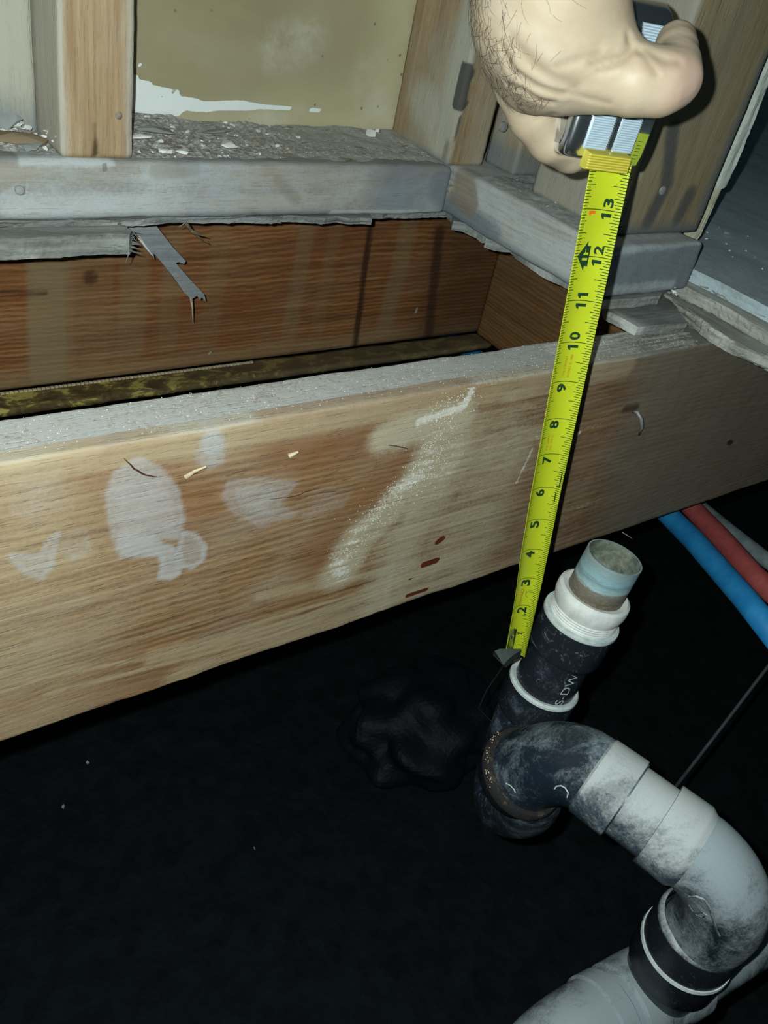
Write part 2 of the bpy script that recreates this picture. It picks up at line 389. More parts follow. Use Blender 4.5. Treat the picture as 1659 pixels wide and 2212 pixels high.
M['steel'] = flat('worn_steel_hook', (.42, .48, .44), .32, 1, .5, .3)
M['black_groove'] = flat('dark_groove', (.03, .035, .03), .5)
def skin():
    t = NT('pale_skin'); a = t.noise(35, (1, 1, 1), 4, .6, .5); f = t.noise(900, (1, 1, 1), 3, .6); g = t.noise(230, (1, .5, 1), 4, .7)
    col = t.ramp(a, [(.3, (.385, .29, .205)), (.5, (.43, .345, .25)), (.7, (.47, .39, .30))])
    col = t.mix(t.math('MULTIPLY', masked(t, 'pink', a, .4), .55), col, (.42, .26, .22))
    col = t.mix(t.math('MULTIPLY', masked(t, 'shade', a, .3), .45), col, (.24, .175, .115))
    t.bump(t.math('ADD', t.math('MULTIPLY', f, .35), g), .22, .0005)
    t.b.inputs['Subsurface Weight'].default_value = .25; t.b.inputs['Subsurface Radius'].default_value = (.006, .003, .0015); t.b.inputs['Subsurface Scale'].default_value = .6
    return t.done(col, .5, 0, .35)
M['skin'] = skin()
M['hair'] = flat('dark_hair', (.035, .028, .022), .5)
M['fingernail'] = flat('pale_nail', (.80, .78, .72), .25, 0, .5)

# ---------------------------------------------------------------- the setting
gm = slab(-900, 2600, -1200, 2600, -1000, -950, 90, 5, 14, .004)
me = mesh('ground', *gm, smooth=True); o = link('ground', me, M['soil'], kind='structure')
# floor deck right of the opening, in its broken layers
me = mesh('floor', *join(prism([(664, 215), (661, 300), (664, 380), (660, 424), (690, 520), (690, 1500), (2300, 1500), (2300, -260), (664, -260)], 22, 33, 2, .6, 4)), smooth=False)
floor = link('floor', me, M['deck'], kind='structure')
def layer(name, outline, z0, z1, mat, ragged=1.6, paint=None, parent=floor, label=None, step=3, thin=.25):
    me = mesh(name, *prism(outline, z0, z1, 2, ragged, step, thin))
    P = coords(me); attr(me, 'pale', np.array([noise.noise(Vector(p) * .03) for p in P]) * .9 + .1)
    o = link(name, me, mat, parent)
    if label: o['label'] = label
    return o
layer('underlayment', [(650, 215), (645, 300), (650, 372), (646, 410), (700, 430), (700, 1200), (1500, 1200), (1500, -255), (655, -255)], 11.5, 21.5, M['layer'])
layer('subfloor_board', [(640, 417), (634, 380), (622, 345), (620, 318), (628, 290), (624, 250), (632, 215), (630, -255), (900, -255), (900, 417)], 1, 11, M['layer'], 2.2)
layer('subfloor_board', [(550.3,397.9,8.0)[:2], (554.0,366.9,8.0)[:2], (611.2,362.1,8.0)[:2], (628.3,387.1,8.0)[:2], (652, 424), (575, 424)], 1, 9, M['sub'], .8, label='grey broken board end lying beside the end stud')
# subfloor remaining under the left wall: thin ragged lip and one thick chunk
layer('subfloor_board', [(-260, 590)] + [(x, 589 + 2 * math.sin(x * .05) + random.uniform(-1.5, 1.5)) for x in range(-240, 380, 12)] + [(395, 582), (410, 585), (418, 579), (430, 580), (440, 578), (446, 590), (458, 588), (466, 591), (530, 590), (560, 600), (560, 760), (-260, 760)], 13.5, 18.5, M['sub'], 1.0)
layer('subfloor_board', [(-260, 559), (150, 560), (205, 563), (222, 561), (226, 567), (222, 570), (226, 574), (226, 579), (-260, 580)], 3.5, 18, M['sub'], .9, label='thick grey board end with pale torn underside')
layer('subfloor_board', [(534.3,583.3,11.0)[:2], (521.4,567.0,11.0)[:2], (530.9,561.9,11.0)[:2], (533.5,546.2,11.0)[:2], (531.2,535.6,11.0)[:2], (538.9,531.7,11.0)[:2], (525.9,525.5,11.0)[:2], (533.9,516.3,11.0)[:2], (544.2,511.1,11.0)[:2], (539.2,496.2,11.0)[:2], (535.6,460.4,11.0)[:2], (539.8,441.1,11.0)[:2], (541.6,396.4,11.0)[:2], (577.9,393.3,11.0)[:2], (608.7,394.0,11.0)[:2], (664, 425), (664, 600), (540, 600)], 11, 18.6, M['sub'], .7)
def fibres(lines, count, lmin, lmax, spread=.6, rad=.45):
    """loose splinters sticking out of broken board edges"""
    out = []
    for _ in range(count):
        a, b, along, outd = lines[rng.randint(len(lines))]; a = np.array(a, float); b = np.array(b, float)
        p = a + (b - a) * rng.rand(); d = np.array(along, float) * rng.choice([-1, 1]) * rng.uniform(.5, 1.2) + np.array(outd, float) * rng.uniform(.1, .8) + np.array((0, 0, -rng.uniform(0, .35)))
        d /= np.linalg.norm(d); Lf = rng.uniform(lmin, lmax); k = rng.normal(size=3) * .12; w_ = rng.uniform(.5, 1.6) * rad
        out.append(tube([p - d * 2, p + d * Lf * .5, p + (d + k) * Lf], [w_, w_ * .8, .12], 4))
    return join(*out)
link('splinter_fibres', mesh('f', *fibres([((-150, 588, 15), (440, 584, 16), (1, 0, 0), (0, -.5, 0)), ((-100, 559, 9), (222, 562, 10), (1, 0, 0), (0, -.4, 0)), ((222, 562, 6), (226, 578, 16), (.2, 0, 0), (1, 0, 0)), ((561, 575, 13), (568, 420, 13), (0, 1, 0), (-.6, 0, 0)), ((540, 610, 14), (561, 560, 13), (-1, .3, 0), (-.6, 0, 0))], 120, 3, 11)), M['sub'], floor, kind='stuff')
link('splinter_fibres', mesh('f', *fibres([((628, 390, 3), (622, 240, 3), (0, 1, 0), (-.5, 0, 0)), ((640, 410, 14), (645, 230, 15), (0, 1, 0), (-.5, 0, .1)), ((655, 400, 26), (660, 230, 27), (0, 1, 0), (-.4, 0, 0)), ((634, 400, 9), (624, 240, 9), (0, 1, 0), (-.4, 0, 0)), ((580, 384, 7), (630, 388, 8), (1, 0, 0), (0, -.6, 0))], 70, 3, 10, rad=.5)), M['layer'], floor, kind='stuff')
# back wall: aged paper face of the board behind the studs
V, F = slab(-420, 700, 676, 690, 30, 620, 3, 1, .8, .012); me = mesh('wall_back', V, F, True); P = coords(me)
attr(me, 'torn', poly(P, [(258.9,676.0,94.8), (269.6,676.0,95.5), (272.5,676.0,92.5), (280.6,676.0,90.4), (289.3,676.0,87.0), (305.6,676.0,86.7), (306.7,676.0,81.4), (323.2,676.0,80.9), (326.5,676.0,79.7), (359.3,676.0,81.8), (376.6,676.0,80.3), (407.9,676.0,79.3), (407.3,676.0,77.1), (377.1,676.0,75.9), (351.6,676.0,74.0), (331.2,676.0,71.6), (311.1,676.0,72.0), (306.6,676.0,67.7), (288.1,676.0,67.5), (273.1,676.0,65.1), (259.1,676.0,65.2)], 1.8) - .9 * poly(P, [(286.8,676.0,82.6), (300.8,676.0,84.1), (302.0,676.0,81.8), (289.5,676.0,80.4)], 1) + .8 * stroke(P, [(427.7,676.0,77.3), (436.2,676.0,77.3)], 1, 2) + .8 * stroke(P, [(272.3,676.0,102.7), (274.5,676.0,101.3)], .8, 1.5))
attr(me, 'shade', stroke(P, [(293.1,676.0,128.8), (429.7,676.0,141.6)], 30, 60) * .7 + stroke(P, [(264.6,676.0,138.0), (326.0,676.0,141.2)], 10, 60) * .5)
attr(me, 'pale', stroke(P, [(388.8,676.0,121.0), (415.4,676.0,133.4)], 8, 14) * .8 + stroke(P, [(377.9,676.0,69.0), (413.8,676.0,70.6)], 4, 8) * .9 + stroke(P, [(482.8,676.0,113.9), (497.3,676.0,76.3)], 5, 14) * .7)
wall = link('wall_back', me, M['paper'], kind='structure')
# gypsum board edge at the right, broken off above the floor
me = mesh('gypsum_panel', *prism([(425, 96), (426, 620), (1400, 620), (1400, 40), (470, 40), (452, 70), (436, 84), (431, 98)], 676, 688, 0, .9, 4))
wr = link('wall_right', me, simple('gypsum_edge', (.48, .54, .50), (.62, .67, .62), 90, .9, .4, .001), kind='structure')
me = mesh('torn_strip', *prism([(428, 54), (426, 97), (434, 96), (438, 70), (440, 50), (432, 40)], 678, 684, 0, .7, 3))
link('paper_facing', me, simple('torn_facing', (.38, .36, .26), (.52, .50, .38), 80, .9), wr)

# ---------------------------------------------------------------- floor joists
V, F = slab(-180, 1010, 340, 378, -191.5, 0, 1.9, 2.2, .45, .02, .5, 1)
me = mesh('floor_joist', V, F, True); P = coords(me)
fr = (P[:, 1] < 350)
def J(*pts): return list(pts)
def blot(pts, fill=.55, rim=.35, soft=4):
    return fill * poly(P, pts, soft) + rim * stroke(P, pts + pts[:1], .3, 2.9)
sm = np.maximum.reduce([
 blot([(129.1,340.0,-15.9), (140.9,340.0,-10.0), (152.2,340.0,-18.2), (163.3,340.0,-35.7), (167.0,340.0,-55.7), (165.9,340.0,-70.2), (154.0,340.0,-65.0), (153.0,340.0,-74.7), (130.6,340.0,-67.8), (126.3,340.0,-47.6), (124.8,340.0,-29.3)], .62, .22, 6),
 blot([(130.5,340.0,-55.0), (149.8,340.0,-60.6), (155.5,340.0,-70.5), (155.3,340.0,-78.8), (132.4,340.0,-73.0)], .8, .2, 4),
 blot([(151.5,340.0,-69.2), (161.7,340.0,-74.0), (167.9,340.0,-86.2), (167.3,340.0,-96.7), (162.3,340.0,-98.6), (155.1,340.0,-95.4), (156.1,340.0,-84.2)], .6, .35, 3),
 blot([(167.6,340.0,-65.7), (176.2,340.0,-69.9), (182.4,340.0,-80.3), (182.0,340.0,-90.7), (175.0,340.0,-94.9), (168.1,340.0,-90.5), (165.5,340.0,-78.6)], .42, .45, 3),
 blot([(175.8,340.0,-4.3), (183.8,340.0,-4.4), (188.7,340.0,-11.2), (188.1,340.0,-23.1), (180.0,340.0,-24.9), (172.7,340.0,-16.8)], .62, .12, 7),
 stroke(P, [(180.8,340.0,-6.7), (182.3,340.0,-12.2)], 2, 6) * .9,
 blot([(193.5,340.0,-36.7), (212.6,340.0,-39.6), (238.5,340.0,-49.0), (227.7,340.0,-61.7), (242.0,340.0,-72.5), (216.7,340.0,-74.5), (198.5,340.0,-59.2), (191.4,340.0,-45.8)], .55, .15, 10),
 blot([(259.2,340.0,-55.6), (281.6,340.0,-64.6), (276.8,340.0,-76.2), (249.6,340.0,-78.2), (240.9,340.0,-65.1)], .3, .1, 9),
 blot([(76.0,340.0,-53.9), (91.2,340.0,-58.7), (95.0,340.0,-49.3), (100.3,340.0,-46.3), (95.4,340.0,-67.8), (91.0,340.0,-73.7), (83.9,340.0,-68.8)], .5, .28, 7),
 blot([(84.2,340.0,-5.8), (102.0,340.0,-9.8), (103.6,340.0,-29.7), (85.7,340.0,-36.3), (78.8,340.0,-26.0)], .38, .06, 16),
 blot([(105.4,340.0,-47.8), (113.5,340.0,-48.6), (115.8,340.0,-61.7), (107.3,340.0,-65.3), (101.6,340.0,-58.9)], .3, .2, 6)])
attr(me, 'smear', sm * fr)
attr(me, 'red', fr * np.maximum.reduce([stroke(P, [(222.9,340.0,-4.2), (351.5,340.0,-4.8)], 6, 12), stroke(P, [(234.2,340.0,-20.2), (315.0,340.0,-22.4)], 8, 22) * .8, stroke(P, [(117.6,340.0,-5.1), (141.0,340.0,-12.9)], 6, 22) * .7,
  stroke(P, [(126.8,340.0,-32.7), (173.8,340.0,-54.2)], 6, 30) * .6, stroke(P, [(63.3,340.0,-173.6), (153.3,340.0,-168.7)], 10, 20) * .55, stroke(P, [(322.8,340.0,-52.2), (268.8,340.0,-110.4)], 10, 22) * .62, stroke(P, [(409.8,340.0,-17.3), (425.7,340.0,-12.4)], 3, 12) * .6]))
attr(me, 'plaster', fr * np.maximum.reduce([stroke(P, [(300.2,340.0,-28.2), (323.3,340.0,-25.7), (362.1,340.0,-25.6)], 5, 12) * .8, poly(P, [(299.8,340.0,-26.4), (322.0,340.0,-21.0), (364.6,340.0,-20.7), (383.0,340.0,-38.5), (375.6,340.0,-67.5), (366.6,340.0,-93.4), (344.4,340.0,-104.0), (331.4,340.0,-117.0), (326.9,340.0,-83.4), (338.3,340.0,-59.3), (339.6,340.0,-42.9), (308.1,340.0,-38.4)], 9) * .62, stroke(P, [(348.1,340.0,-32.0), (335.2,340.0,-69.9), (317.5,340.0,-92.7), (294.5,340.0,-110.2), (286.1,340.0,-134.4)], 7, 14) * .66,
  stroke(P, [(372.2,340.0,-43.9), (364.0,340.0,-84.7), (339.1,340.0,-115.0), (336.5,340.0,-181.1)], 6, 28) * .52, stroke(P, [(406.1,340.0,-54.3), (401.1,340.0,-146.6), (393.3,340.0,-182.1)], 16, 45) * .47, stroke(P, [(333.8,340.0,-143.6), (335.4,340.0,-185.5)], 1, 5) * .7]))
attr(me, 'crumb', np.maximum.reduce([fr * stroke(P, [(363.3,340.0,-4.9), (359.1,340.0,-16.3), (324.0,340.0,-21.3)], 1.0, 5) * .62, fr * stroke(P, [(340.7,340.0,-46.8), (340.4,340.0,-59.7), (323.8,340.0,-71.0), (295.9,340.0,-98.6), (285.3,340.0,-129.9)], 2, 12) * .43,
  fr * stroke(P, [(362.4,340.0,-45.7), (357.5,340.0,-91.1)], 4, 20) * .37, fr * stroke(P, [(289.0,340.0,-139.6), (279.2,340.0,-117.7)], 3, 10) * .45, fr * stroke(P, [(438.3,340.0,-96.3), (443.0,340.0,-65.8)], .6, 2.9) * .55,
  fr * stroke(P, [(487.8,340.0,-70.6), (492.1,340.0,-60.8)], 1, 2.9) * .6, stroke(P, [(470, 360), (600, 360)], 14, 12, (0, 1)) * (P[:, 2] > -4) * .5,
  fr * stroke(P, [(449.6,340.0,-46.8), (531.4,340.0,-55.2)], 1, 30) * .32, fr * stroke(P, [(375.8,340.0,-138.9), (565.2,340.0,-153.9)], 20, 20) * .27]))
attr(me, 'pale', fr * np.maximum.reduce([stroke(P, [(-100, 340, -5), (300, 340, -8), (520, 340, -7)], 4, 8) * .7, stroke(P, [(153.1,340.0,-160.3), (264.4,340.0,-172.2), (404.5,340.0,-156.9)], 1.5, 8) * .75, stroke(P, [(75.4,340.0,-1.2), (117.6,340.0,-1.1)], 3, 10) * .8,
  stroke(P, [(223.9,340.0,-135.5), (357.1,340.0,-151.1)], 1, 5) * .6, stroke(P, [(89.2,340.0,-162.9), (153.3,340.0,-168.7), (243.0,340.0,-177.1), (294.9,340.0,-170.3), (438.6,340.0,-185.0)], .6, 2.9) * .8, stroke(P, [(79.8,340.0,-146.6), (144.2,340.0,-158.4), (247.8,340.0,-159.1), (343.3,340.0,-164.8)], .4, 2.6) * .75, stroke(P, [(66.4,340.0,-129.2), (132.5,340.0,-139.4), (217.8,340.0,-141.5)], .3, 2.5) * .5, stroke(P, [(175.9,340.0,-187.7), (331.9,340.0,-189.0), (495.3,340.0,-193.3)], 7, 12) * .6, stroke(P, [(72.2,340.0,-46.9), (63.8,340.0,-165.9)], 25, 70) * .48]))
attr(me, 'grey', sst((P[:, 0] - 440 + .25 * P[:, 2]) / 160) * .95)
attr(me, 'rust', fr * np.maximum.reduce([stroke(P, [(364.9,340.0,-153.6), (376.9,340.0,-153.3)], 2.2, 2.6), stroke(P, [(372.5,340.0,-133.9), (376.4,340.0,-131.9)], 2.2, 2.2), stroke(P, [(356.5,340.0,-182.2), (375.6,340.0,-182.3)], 1.2, 2.2) * .9, stroke(P, [(354.7,340.0,-165.0), (356.5,340.0,-165.2)], .8, 1.5) * .8]))
attr(me, 'crack', fr * np.maximum.reduce([stroke(P, [(538.7,340.0,-48.0), (553.1,340.0,-48.2)], 1.5, 7) * .55, stroke(P, [(729.9,340.0,-116.0), (735.3,340.0,-118.1)], 2, 4) * .6]))
fj = thing('floor_joist', 'near floor joist of tan wood smeared with plaster dust, crossing the picture', 'joist', (450, 359, -191))
link('board', me, M['joist'], fj)
# raised splinters, bent nail and plaster crumbs that belong to its face
def strand(path, r0, r1=0.2, seg=6):
    n = len(path); return tube(path, [r0 + (r1 - r0) * i / (n - 1) for i in range(n)], seg)
dk = flat('crack_shadow', (.05, .02, .01), .9)
def crackline(pts, rad):
    q = []
    for a, b in zip(pts[:-1], pts[1:]):
        for t in (0, .34, .67): v = np.array(a) * (1 - t) + np.array(b) * t; v[1] = 340.1; v[2] += rng.uniform(-.5, .5); q.append(v)
    n = len(q); link('crack', mesh('crack', *tube(q, [rad * (.25 + math.sin(math.pi * (i + .3) / n)) for i in range(n)], 5)), dk, fj)
crackline([(221.7,340.0,-56.7), (239.9,340.0,-58.2), (248.8,340.0,-56.6), (263.4,340.0,-56.6)], .35)
crackline([(133.3,340.0,-8.4), (138.6,340.0,-15.8), (144.9,340.0,-21.8), (153.7,340.0,-24.4)], .45)
crackline([(166.3,340.0,-27.9), (172.1,340.0,-26.8), (178.7,340.0,-25.9)], .4)
crackline([(299.6,340.0,-33.2), (330.0,340.0,-43.5)], .3)
crackline([(256.7,340.0,-60.6), (275.9,340.0,-62.5)], .22)
link('splinter', mesh('splinter', *strand([(166.8,339.0,-26.8), (169.9,336.0,-21.9), (176.2,335.0,-19.6)], 1.3, .5)), M['splinter'], fj)
link('splinter', mesh('splinter', *strand([(230.0,339.0,-26.7), (234.5,337.0,-23.4)], 1.5, .6)), M['splinter'], fj)
link('splinter', mesh('splinter', *strand([(613.6,339.0,-193.2), (626.0,334.0,-200.4)], .5, .2)), M['splinter'], fj)
nl = link('bent_nail', mesh('bent_nail', *tube([(552.6,341.0,-52.6), (548.4,334.0,-49.1), (552.0,331.0,-53.5), (559.7,332.0,-62.9), (566.3,336.0,-74.6)], [1.5, 1.5, 1.4, 1.2, .5], 10), smooth=True), M['nail'], fj)
nl['label'] = 'bent grey nail sticking out of the joist'
parts = []
for i in range(900):
    t = rng.rand(); a = [np.array(q) for q in ((359.7,338.0,-4.9), (338.7,338.0,-18.6), (341.9,338.0,-49.5), (325.5,338.0,-68.2), (300.3,338.0,-90.5), (284.8,338.0,-128.1))]
    k = min(int(t * 5), 4); u = t * 5 - k; p = a[k] * (1 - u) + a[k + 1] * u + np.array((rng.normal() * 9 + 3, 0, rng.normal() * 8))
    p[1] = 339.2
    s = rng.uniform(.15, .5); c = [p + s * np.array(v) for v in ((1, 0, 0), (-.6, 0, .8), (-.5, 0, -.9), (0, -1, .1))]
    parts.append((c, [(0, 1, 3), (1, 2, 3), (2, 0, 3), (0, 2, 1)]))
for i in range(600):
    p = np.array((rng.uniform(60, 620), rng.uniform(344, 377), .3)); s = rng.uniform(.15, .4)
    c = [p + s * np.array(v) for v in ((1, 0, 0), (-.6, .8, 0), (-.5, -.9, 0), (0, .1, 1))]
    parts.append((c, [(0, 1, 3), (1, 2, 3), (2, 0, 3), (0, 2, 1)]))
link('plaster_crumbs', mesh('plaster_crumbs', *join(*parts)), M['chalk'], fj, kind='stuff')

V, F = slab(-420, 762, 718, 756, -185, 9.5, 4.5, 1.5, .4, .02, 0, 3)
me = mesh('rim', V, F, True); P = coords(me)
st = np.zeros(len(P))
for x, wd, s in ((215, 12, .8), (232, 5, .5), (292, 10, .45), (330, 6, .4), (375, 7, .35), (470, 6, .45), (505, 5, .35), (600, 8, .5), (250, 20, .4)):
    st = np.maximum(st, s * sst(1 - (np.abs(P[:, 0] - x - .04 * P[:, 2]) - wd) / 12))
st = np.maximum(st, sst((-150 - P[:, 2]) / 30) * .55)
attr(me, 'streak', st)
attr(me, 'dark', np.maximum.reduce([stroke(P, [(545.8,718.0,-43.7), (555.4,718.0,-182.7)], 1.5, 4) * .9, sst((P[:, 0] - 560) / 120) * .55, stroke(P, [(643.6,718.0,-51.4), (666.5,718.0,-191.9)], 3, 9) * .8, stroke(P, [(705.9,718.0,-110.0), (725.6,718.0,-198.4)], 1, 8) * .5, stroke(P, [(248.3,718.0,-82.3)], 5, 5) * .7, stroke(P, [(171.6,718.0,-90.8), (209.6,718.0,-93.5)], .8, 3) * .7]))
attr(me, 'crumb', np.maximum.reduce([stroke(P, [(371.6,718.0,-169.4)], 2, 1.5), stroke(P, [(636.0,718.0,-146.8)], 3, 2) * .8, stroke(P, [(513.4,718.0,-189.6), (544.7,718.0,-187.4)], 3, 8) * .6]))
rj = thing('rim_joist', 'reddish brown far joist with grain lines, under the grey sill plate', 'joist', (250, 737, -185))
link('board', me, M['rim'], rj)
me = mesh('strip', *slab(-420, 743.5, 684, 717.4, -192, -185.4, 5, 1.2, .6, .03, .5, 5), smooth=True)
tag(link('ledger_strip', me, M['strip']), 'yellow and brown mottled ledger strip along the foot of the far joist', 'strip')
parts = [prism([(x, 711 + random.uniform(-.4, .4)), (x + 3.2, 711), (x + 3.2, 713), (x, 713.4)], -185.4, -183.8) for x in np.arange(60, 420, 4)]
link('stitched_bead', mesh('stitched_bead', *join(*parts)), M['splinter'], bpy.data.objects['ledger_strip'])
me = mesh('side_joist', *slab(742.5, 782, 379, 717, -187, 9.5, 5, 1.5, .4, .02, 0, 6), smooth=True)
tag(link('side_joist', me, M['side']), 'short brown side joist closing the right end of the joist bay', 'joist')

# ---------------------------------------------------------------- wall framing
V, F = slab(-260, 524, 584, 673, 19, 60.5, 3.2, 5, .8, .018, .6, 7)
me = mesh('p', V, F, True); P = coords(me); fr = P[:, 1] < 600
attr(me, 'blue', fr * np.maximum.reduce([sst((P[:, 0] - 400) / 60) * sst((560 - P[:, 0]) / 90) * .62, sst((27 - P[:, 2]) / 6) * .65, sst((P[:, 2] - 56) / 4) * .5, stroke(P, [(511.1,584.0,44.6), (537.9,584.0,28.1)], 8, 14) * .8]))
attr(me, 'pale', fr * np.maximum.reduce([stroke(P, [(152.3,584.0,30.2), (244.1,584.0,29.2)], 4, 10) * .6, stroke(P, [(403.8,584.0,20.9), (524.1,584.0,19.0)], 1.2, 3) * .9, stroke(P, [(250.4,584.0,47.1), (258.1,584.0,30.7)], 8, 14) * .5, stroke(P, [(159.7,584.0,58.3), (217.1,584.0,58.1)], 1, 3) * .8]))
attr(me, 'ring', fr * np.maximum.reduce([np.abs(stroke(P, [(156.7,584.0,40.4)], 3.6, 1.6) - stroke(P, [(156.7,584.0,40.4)], 2.0, 1.2)) * .9, stroke(P, [(212.9,584.0,55.5)], 2, 2), stroke(P, [(250.2,584.0,53.5), (278.1,584.0,55.5)], 4, 9) * .5, stroke(P, [(511.5,584.0,43.4), (538.6,584.0,43.0)], .3, 1.5) * .6, stroke(P, [(347.8,584.0,47.7), (366.5,584.0,33.3)], 3, 9) * .5]))
lp = thing('sill_plate', 'grey weathered left sill plate carrying the tan stud and rubble', 'beam', (130, 628, 19))
link('board', me, M['plate'], lp)
p = (524.7,583.0,41.3); link('nail_head', mesh('n', *lathe((p[0], p[1] + 2, p[2]), (0, -1, 0), [(0, 0), (0, 3.4), (3.0, 3.4), (3.5, 2.8), (3.6, 0)], 20)), M['knot'], lp)
p = (156.4,583.0,40.7); link('knot', mesh('n', *lathe((p[0], p[1] + 2, p[2]), (0, -1, 0), [(0, 0), (0, 3), (2.5, 3), (3.2, 2.2), (3.3, 0)], 20), smooth=True), M['plate'], lp)

V, F = slab(526, 648, 398, 672, 19, 60, 3.2, 4, .8, .018, .9, 8)
me = mesh('p', V, F, True); P = coords(me); sd = P[:, 0] < 540; fr = P[:, 1] < 412
attr(me, 'blue', np.maximum.reduce([fr * .85, sd * sst((32 - P[:, 2]) / 10) * .6, sd * stroke(P, [(526, 580, 25), (526, 520, 25)], 6, 10, (1, 2)) * .8]))
attr(me, 'pale', np.maximum.reduce([sd * stroke(P, [(526, 540, 50), (526, 470, 35), (526, 430, 40)], 4, 14, (1, 2)) * .6, sst((P[:, 2] - 57) / 3) * .8, fr * stroke(P, [(530.3,398.0,57.3), (619.1,398.0,61.2)], 1, 4) * .6, fr * stroke(P, [(547.4,398.0,24.6), (623.3,398.0,25.4)], 1, 6) * .6]))
attr(me, 'brown', np.maximum.reduce([sd * poly(P, [(0, 583, 60), (0, 583, 30), (0, 550, 26), (0, 545, 40), (0, 552, 52), (0, 560, 60)], 3, (1, 2)) * .85]))
rp = thing('sill_plate', 'blue grey right sill plate running toward the viewer under the end stud', 'beam', (590, 530, 19))
link('board', me, M['plate_side'], rp)

def stud(nm, box, mat, masks, label, seed, res=3.6, r=1.8):
    V, F = slab(*box, res, r, .5, .02, .3, seed); me = mesh('s', V, F, True); P = coords(me)
    for k in ('pale', 'dark', 'blue'): attr(me, k, masks(P).get(k, np.zeros(len(P))))
    t = thing('wall_stud', label, 'stud', ((box[0] + box[1]) / 2, (box[2] + box[3]) / 2, box[4]))
    link('board', me, mat, t); return t
def m1(P):
    fr = P[:, 1] < 592; left = P[:, 0] < 188
    return {'pale': np.maximum.reduce([left * .95, fr * sst((P[:, 0] - 222) / 10) * .75, fr * stroke(P, [(181.3,586.0,75.4), (182.4,586.0,62.5)], 1, 3) * .8, fr * sst((194 - P[:, 0]) / 8) * .6]), 'dark': fr * np.maximum.reduce([poly(P, [(204.6,586.0,62.6), (207.2,586.0,73.4), (210.8,586.0,62.8)], .8), stroke(P, [(207.3,586.0,85.0), (207.2,586.0,73.4)], .1, .9) * .6, sst((67 - P[:, 2]) / 6) * .4])}
st1 = stud('s', (185, 233, 586, 672, 60.8, 620), M['stud'], m1, 'light tan stud with a split foot, left of the torn paper', 11)
p = (223.4,586.0,88.6); link('knot', mesh('k', *lathe((p[0], 587, p[2]), (.3, -1, 0), [(-1, 0), (-1, 3), (1.2, 2.6), (2, 0)], 12), smooth=True), M['knot'], st1)
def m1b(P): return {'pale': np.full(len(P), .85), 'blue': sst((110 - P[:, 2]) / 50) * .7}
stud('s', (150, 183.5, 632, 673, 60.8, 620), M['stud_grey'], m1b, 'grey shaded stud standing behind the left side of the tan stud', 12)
def m2(P):
    sd = P[:, 0] < 522; fr = P[:, 1] < 596
    return {'pale': np.maximum.reduce([sd * stroke(P, [(517, 600, 60), (517, 598, 300)], 4, 16, (1, 2)) * .8, sd * stroke(P, [(517, 640, 100), (517, 615, 90)], 8, 20, (1, 2)) * .6]),
            'dark': np.maximum.reduce([fr * 1.5 * stroke(P, [(518.5,588.0,134.4), (516.1,588.0,123.0), (518.6,588.0,110.5)], 5.5, 2.9), fr * 1.3 * stroke(P, [(507.0,588.0,77.7), (507.2,588.0,65.0)], 8, 4), fr * stroke(P, [(520.4,588.0,101.4), (521.2,588.0,82.6)], .4, 2) * .8]),
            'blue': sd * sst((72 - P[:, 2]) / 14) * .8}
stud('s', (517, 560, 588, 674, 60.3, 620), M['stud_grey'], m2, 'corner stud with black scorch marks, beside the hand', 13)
def m3(P): return {'pale': np.full(len(P), .3), 'blue': np.maximum(sst((100 - P[:, 2]) / 30) * .7, stroke(P, [(551.4,562.0,79.7)], 5, 10) * .8), 'dark': stroke(P, [(555.3,562.0,91.4), (551.4,562.0,79.7)], 3, 5) * .7}
s3 = stud('s', (574, 680, 562, 602, 60.3, 620), M['stud_grey'], m3, 'brown stud on the right plate, half hidden behind the hand', 14)
p = (548.2,561.0,100.8); link('nail_head', mesh('k', *lathe((p[0], 563, p[2]), (0, -1, 0), [(-1, 0), (-1, 4.2), (1.6, 4), (2, 0)], 18)), M['nail'], s3)
def m4(P):
    fr = P[:, 1] < 426; sd = P[:, 0] < 562
    return {'pale': np.maximum(sd * .9, fr * stroke(P, [(548.5,420.0,145.6), (557.1,420.0,92.8), (556.2,420.0,64.1)], 1.5, 6) * .9),
            'dark': fr * np.maximum.reduce([stroke(P, [(581.4,420.0,140.5), (598.1,420.0,99.8), (592.3,420.0,70.6)], 3, 7) * .85, stroke(P, [(632.8,420.0,92.5), (629.5,420.0,73.7)], 3, 7) * .75, sst((P[:, 0] - 655) / 6) * .7]),
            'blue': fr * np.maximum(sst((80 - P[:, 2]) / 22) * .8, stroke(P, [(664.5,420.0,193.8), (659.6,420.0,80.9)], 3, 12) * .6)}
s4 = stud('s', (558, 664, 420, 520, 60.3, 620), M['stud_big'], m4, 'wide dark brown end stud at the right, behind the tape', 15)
p = (595.4,419.5,95.7); link('nail_head', mesh('k', *lathe((p[0], 421, p[2]), (0, -1, 0), [(-1, 0), (-1, 3.6), (1.6, 3.3), (2, 0)], 18)), M['nail'], s4)

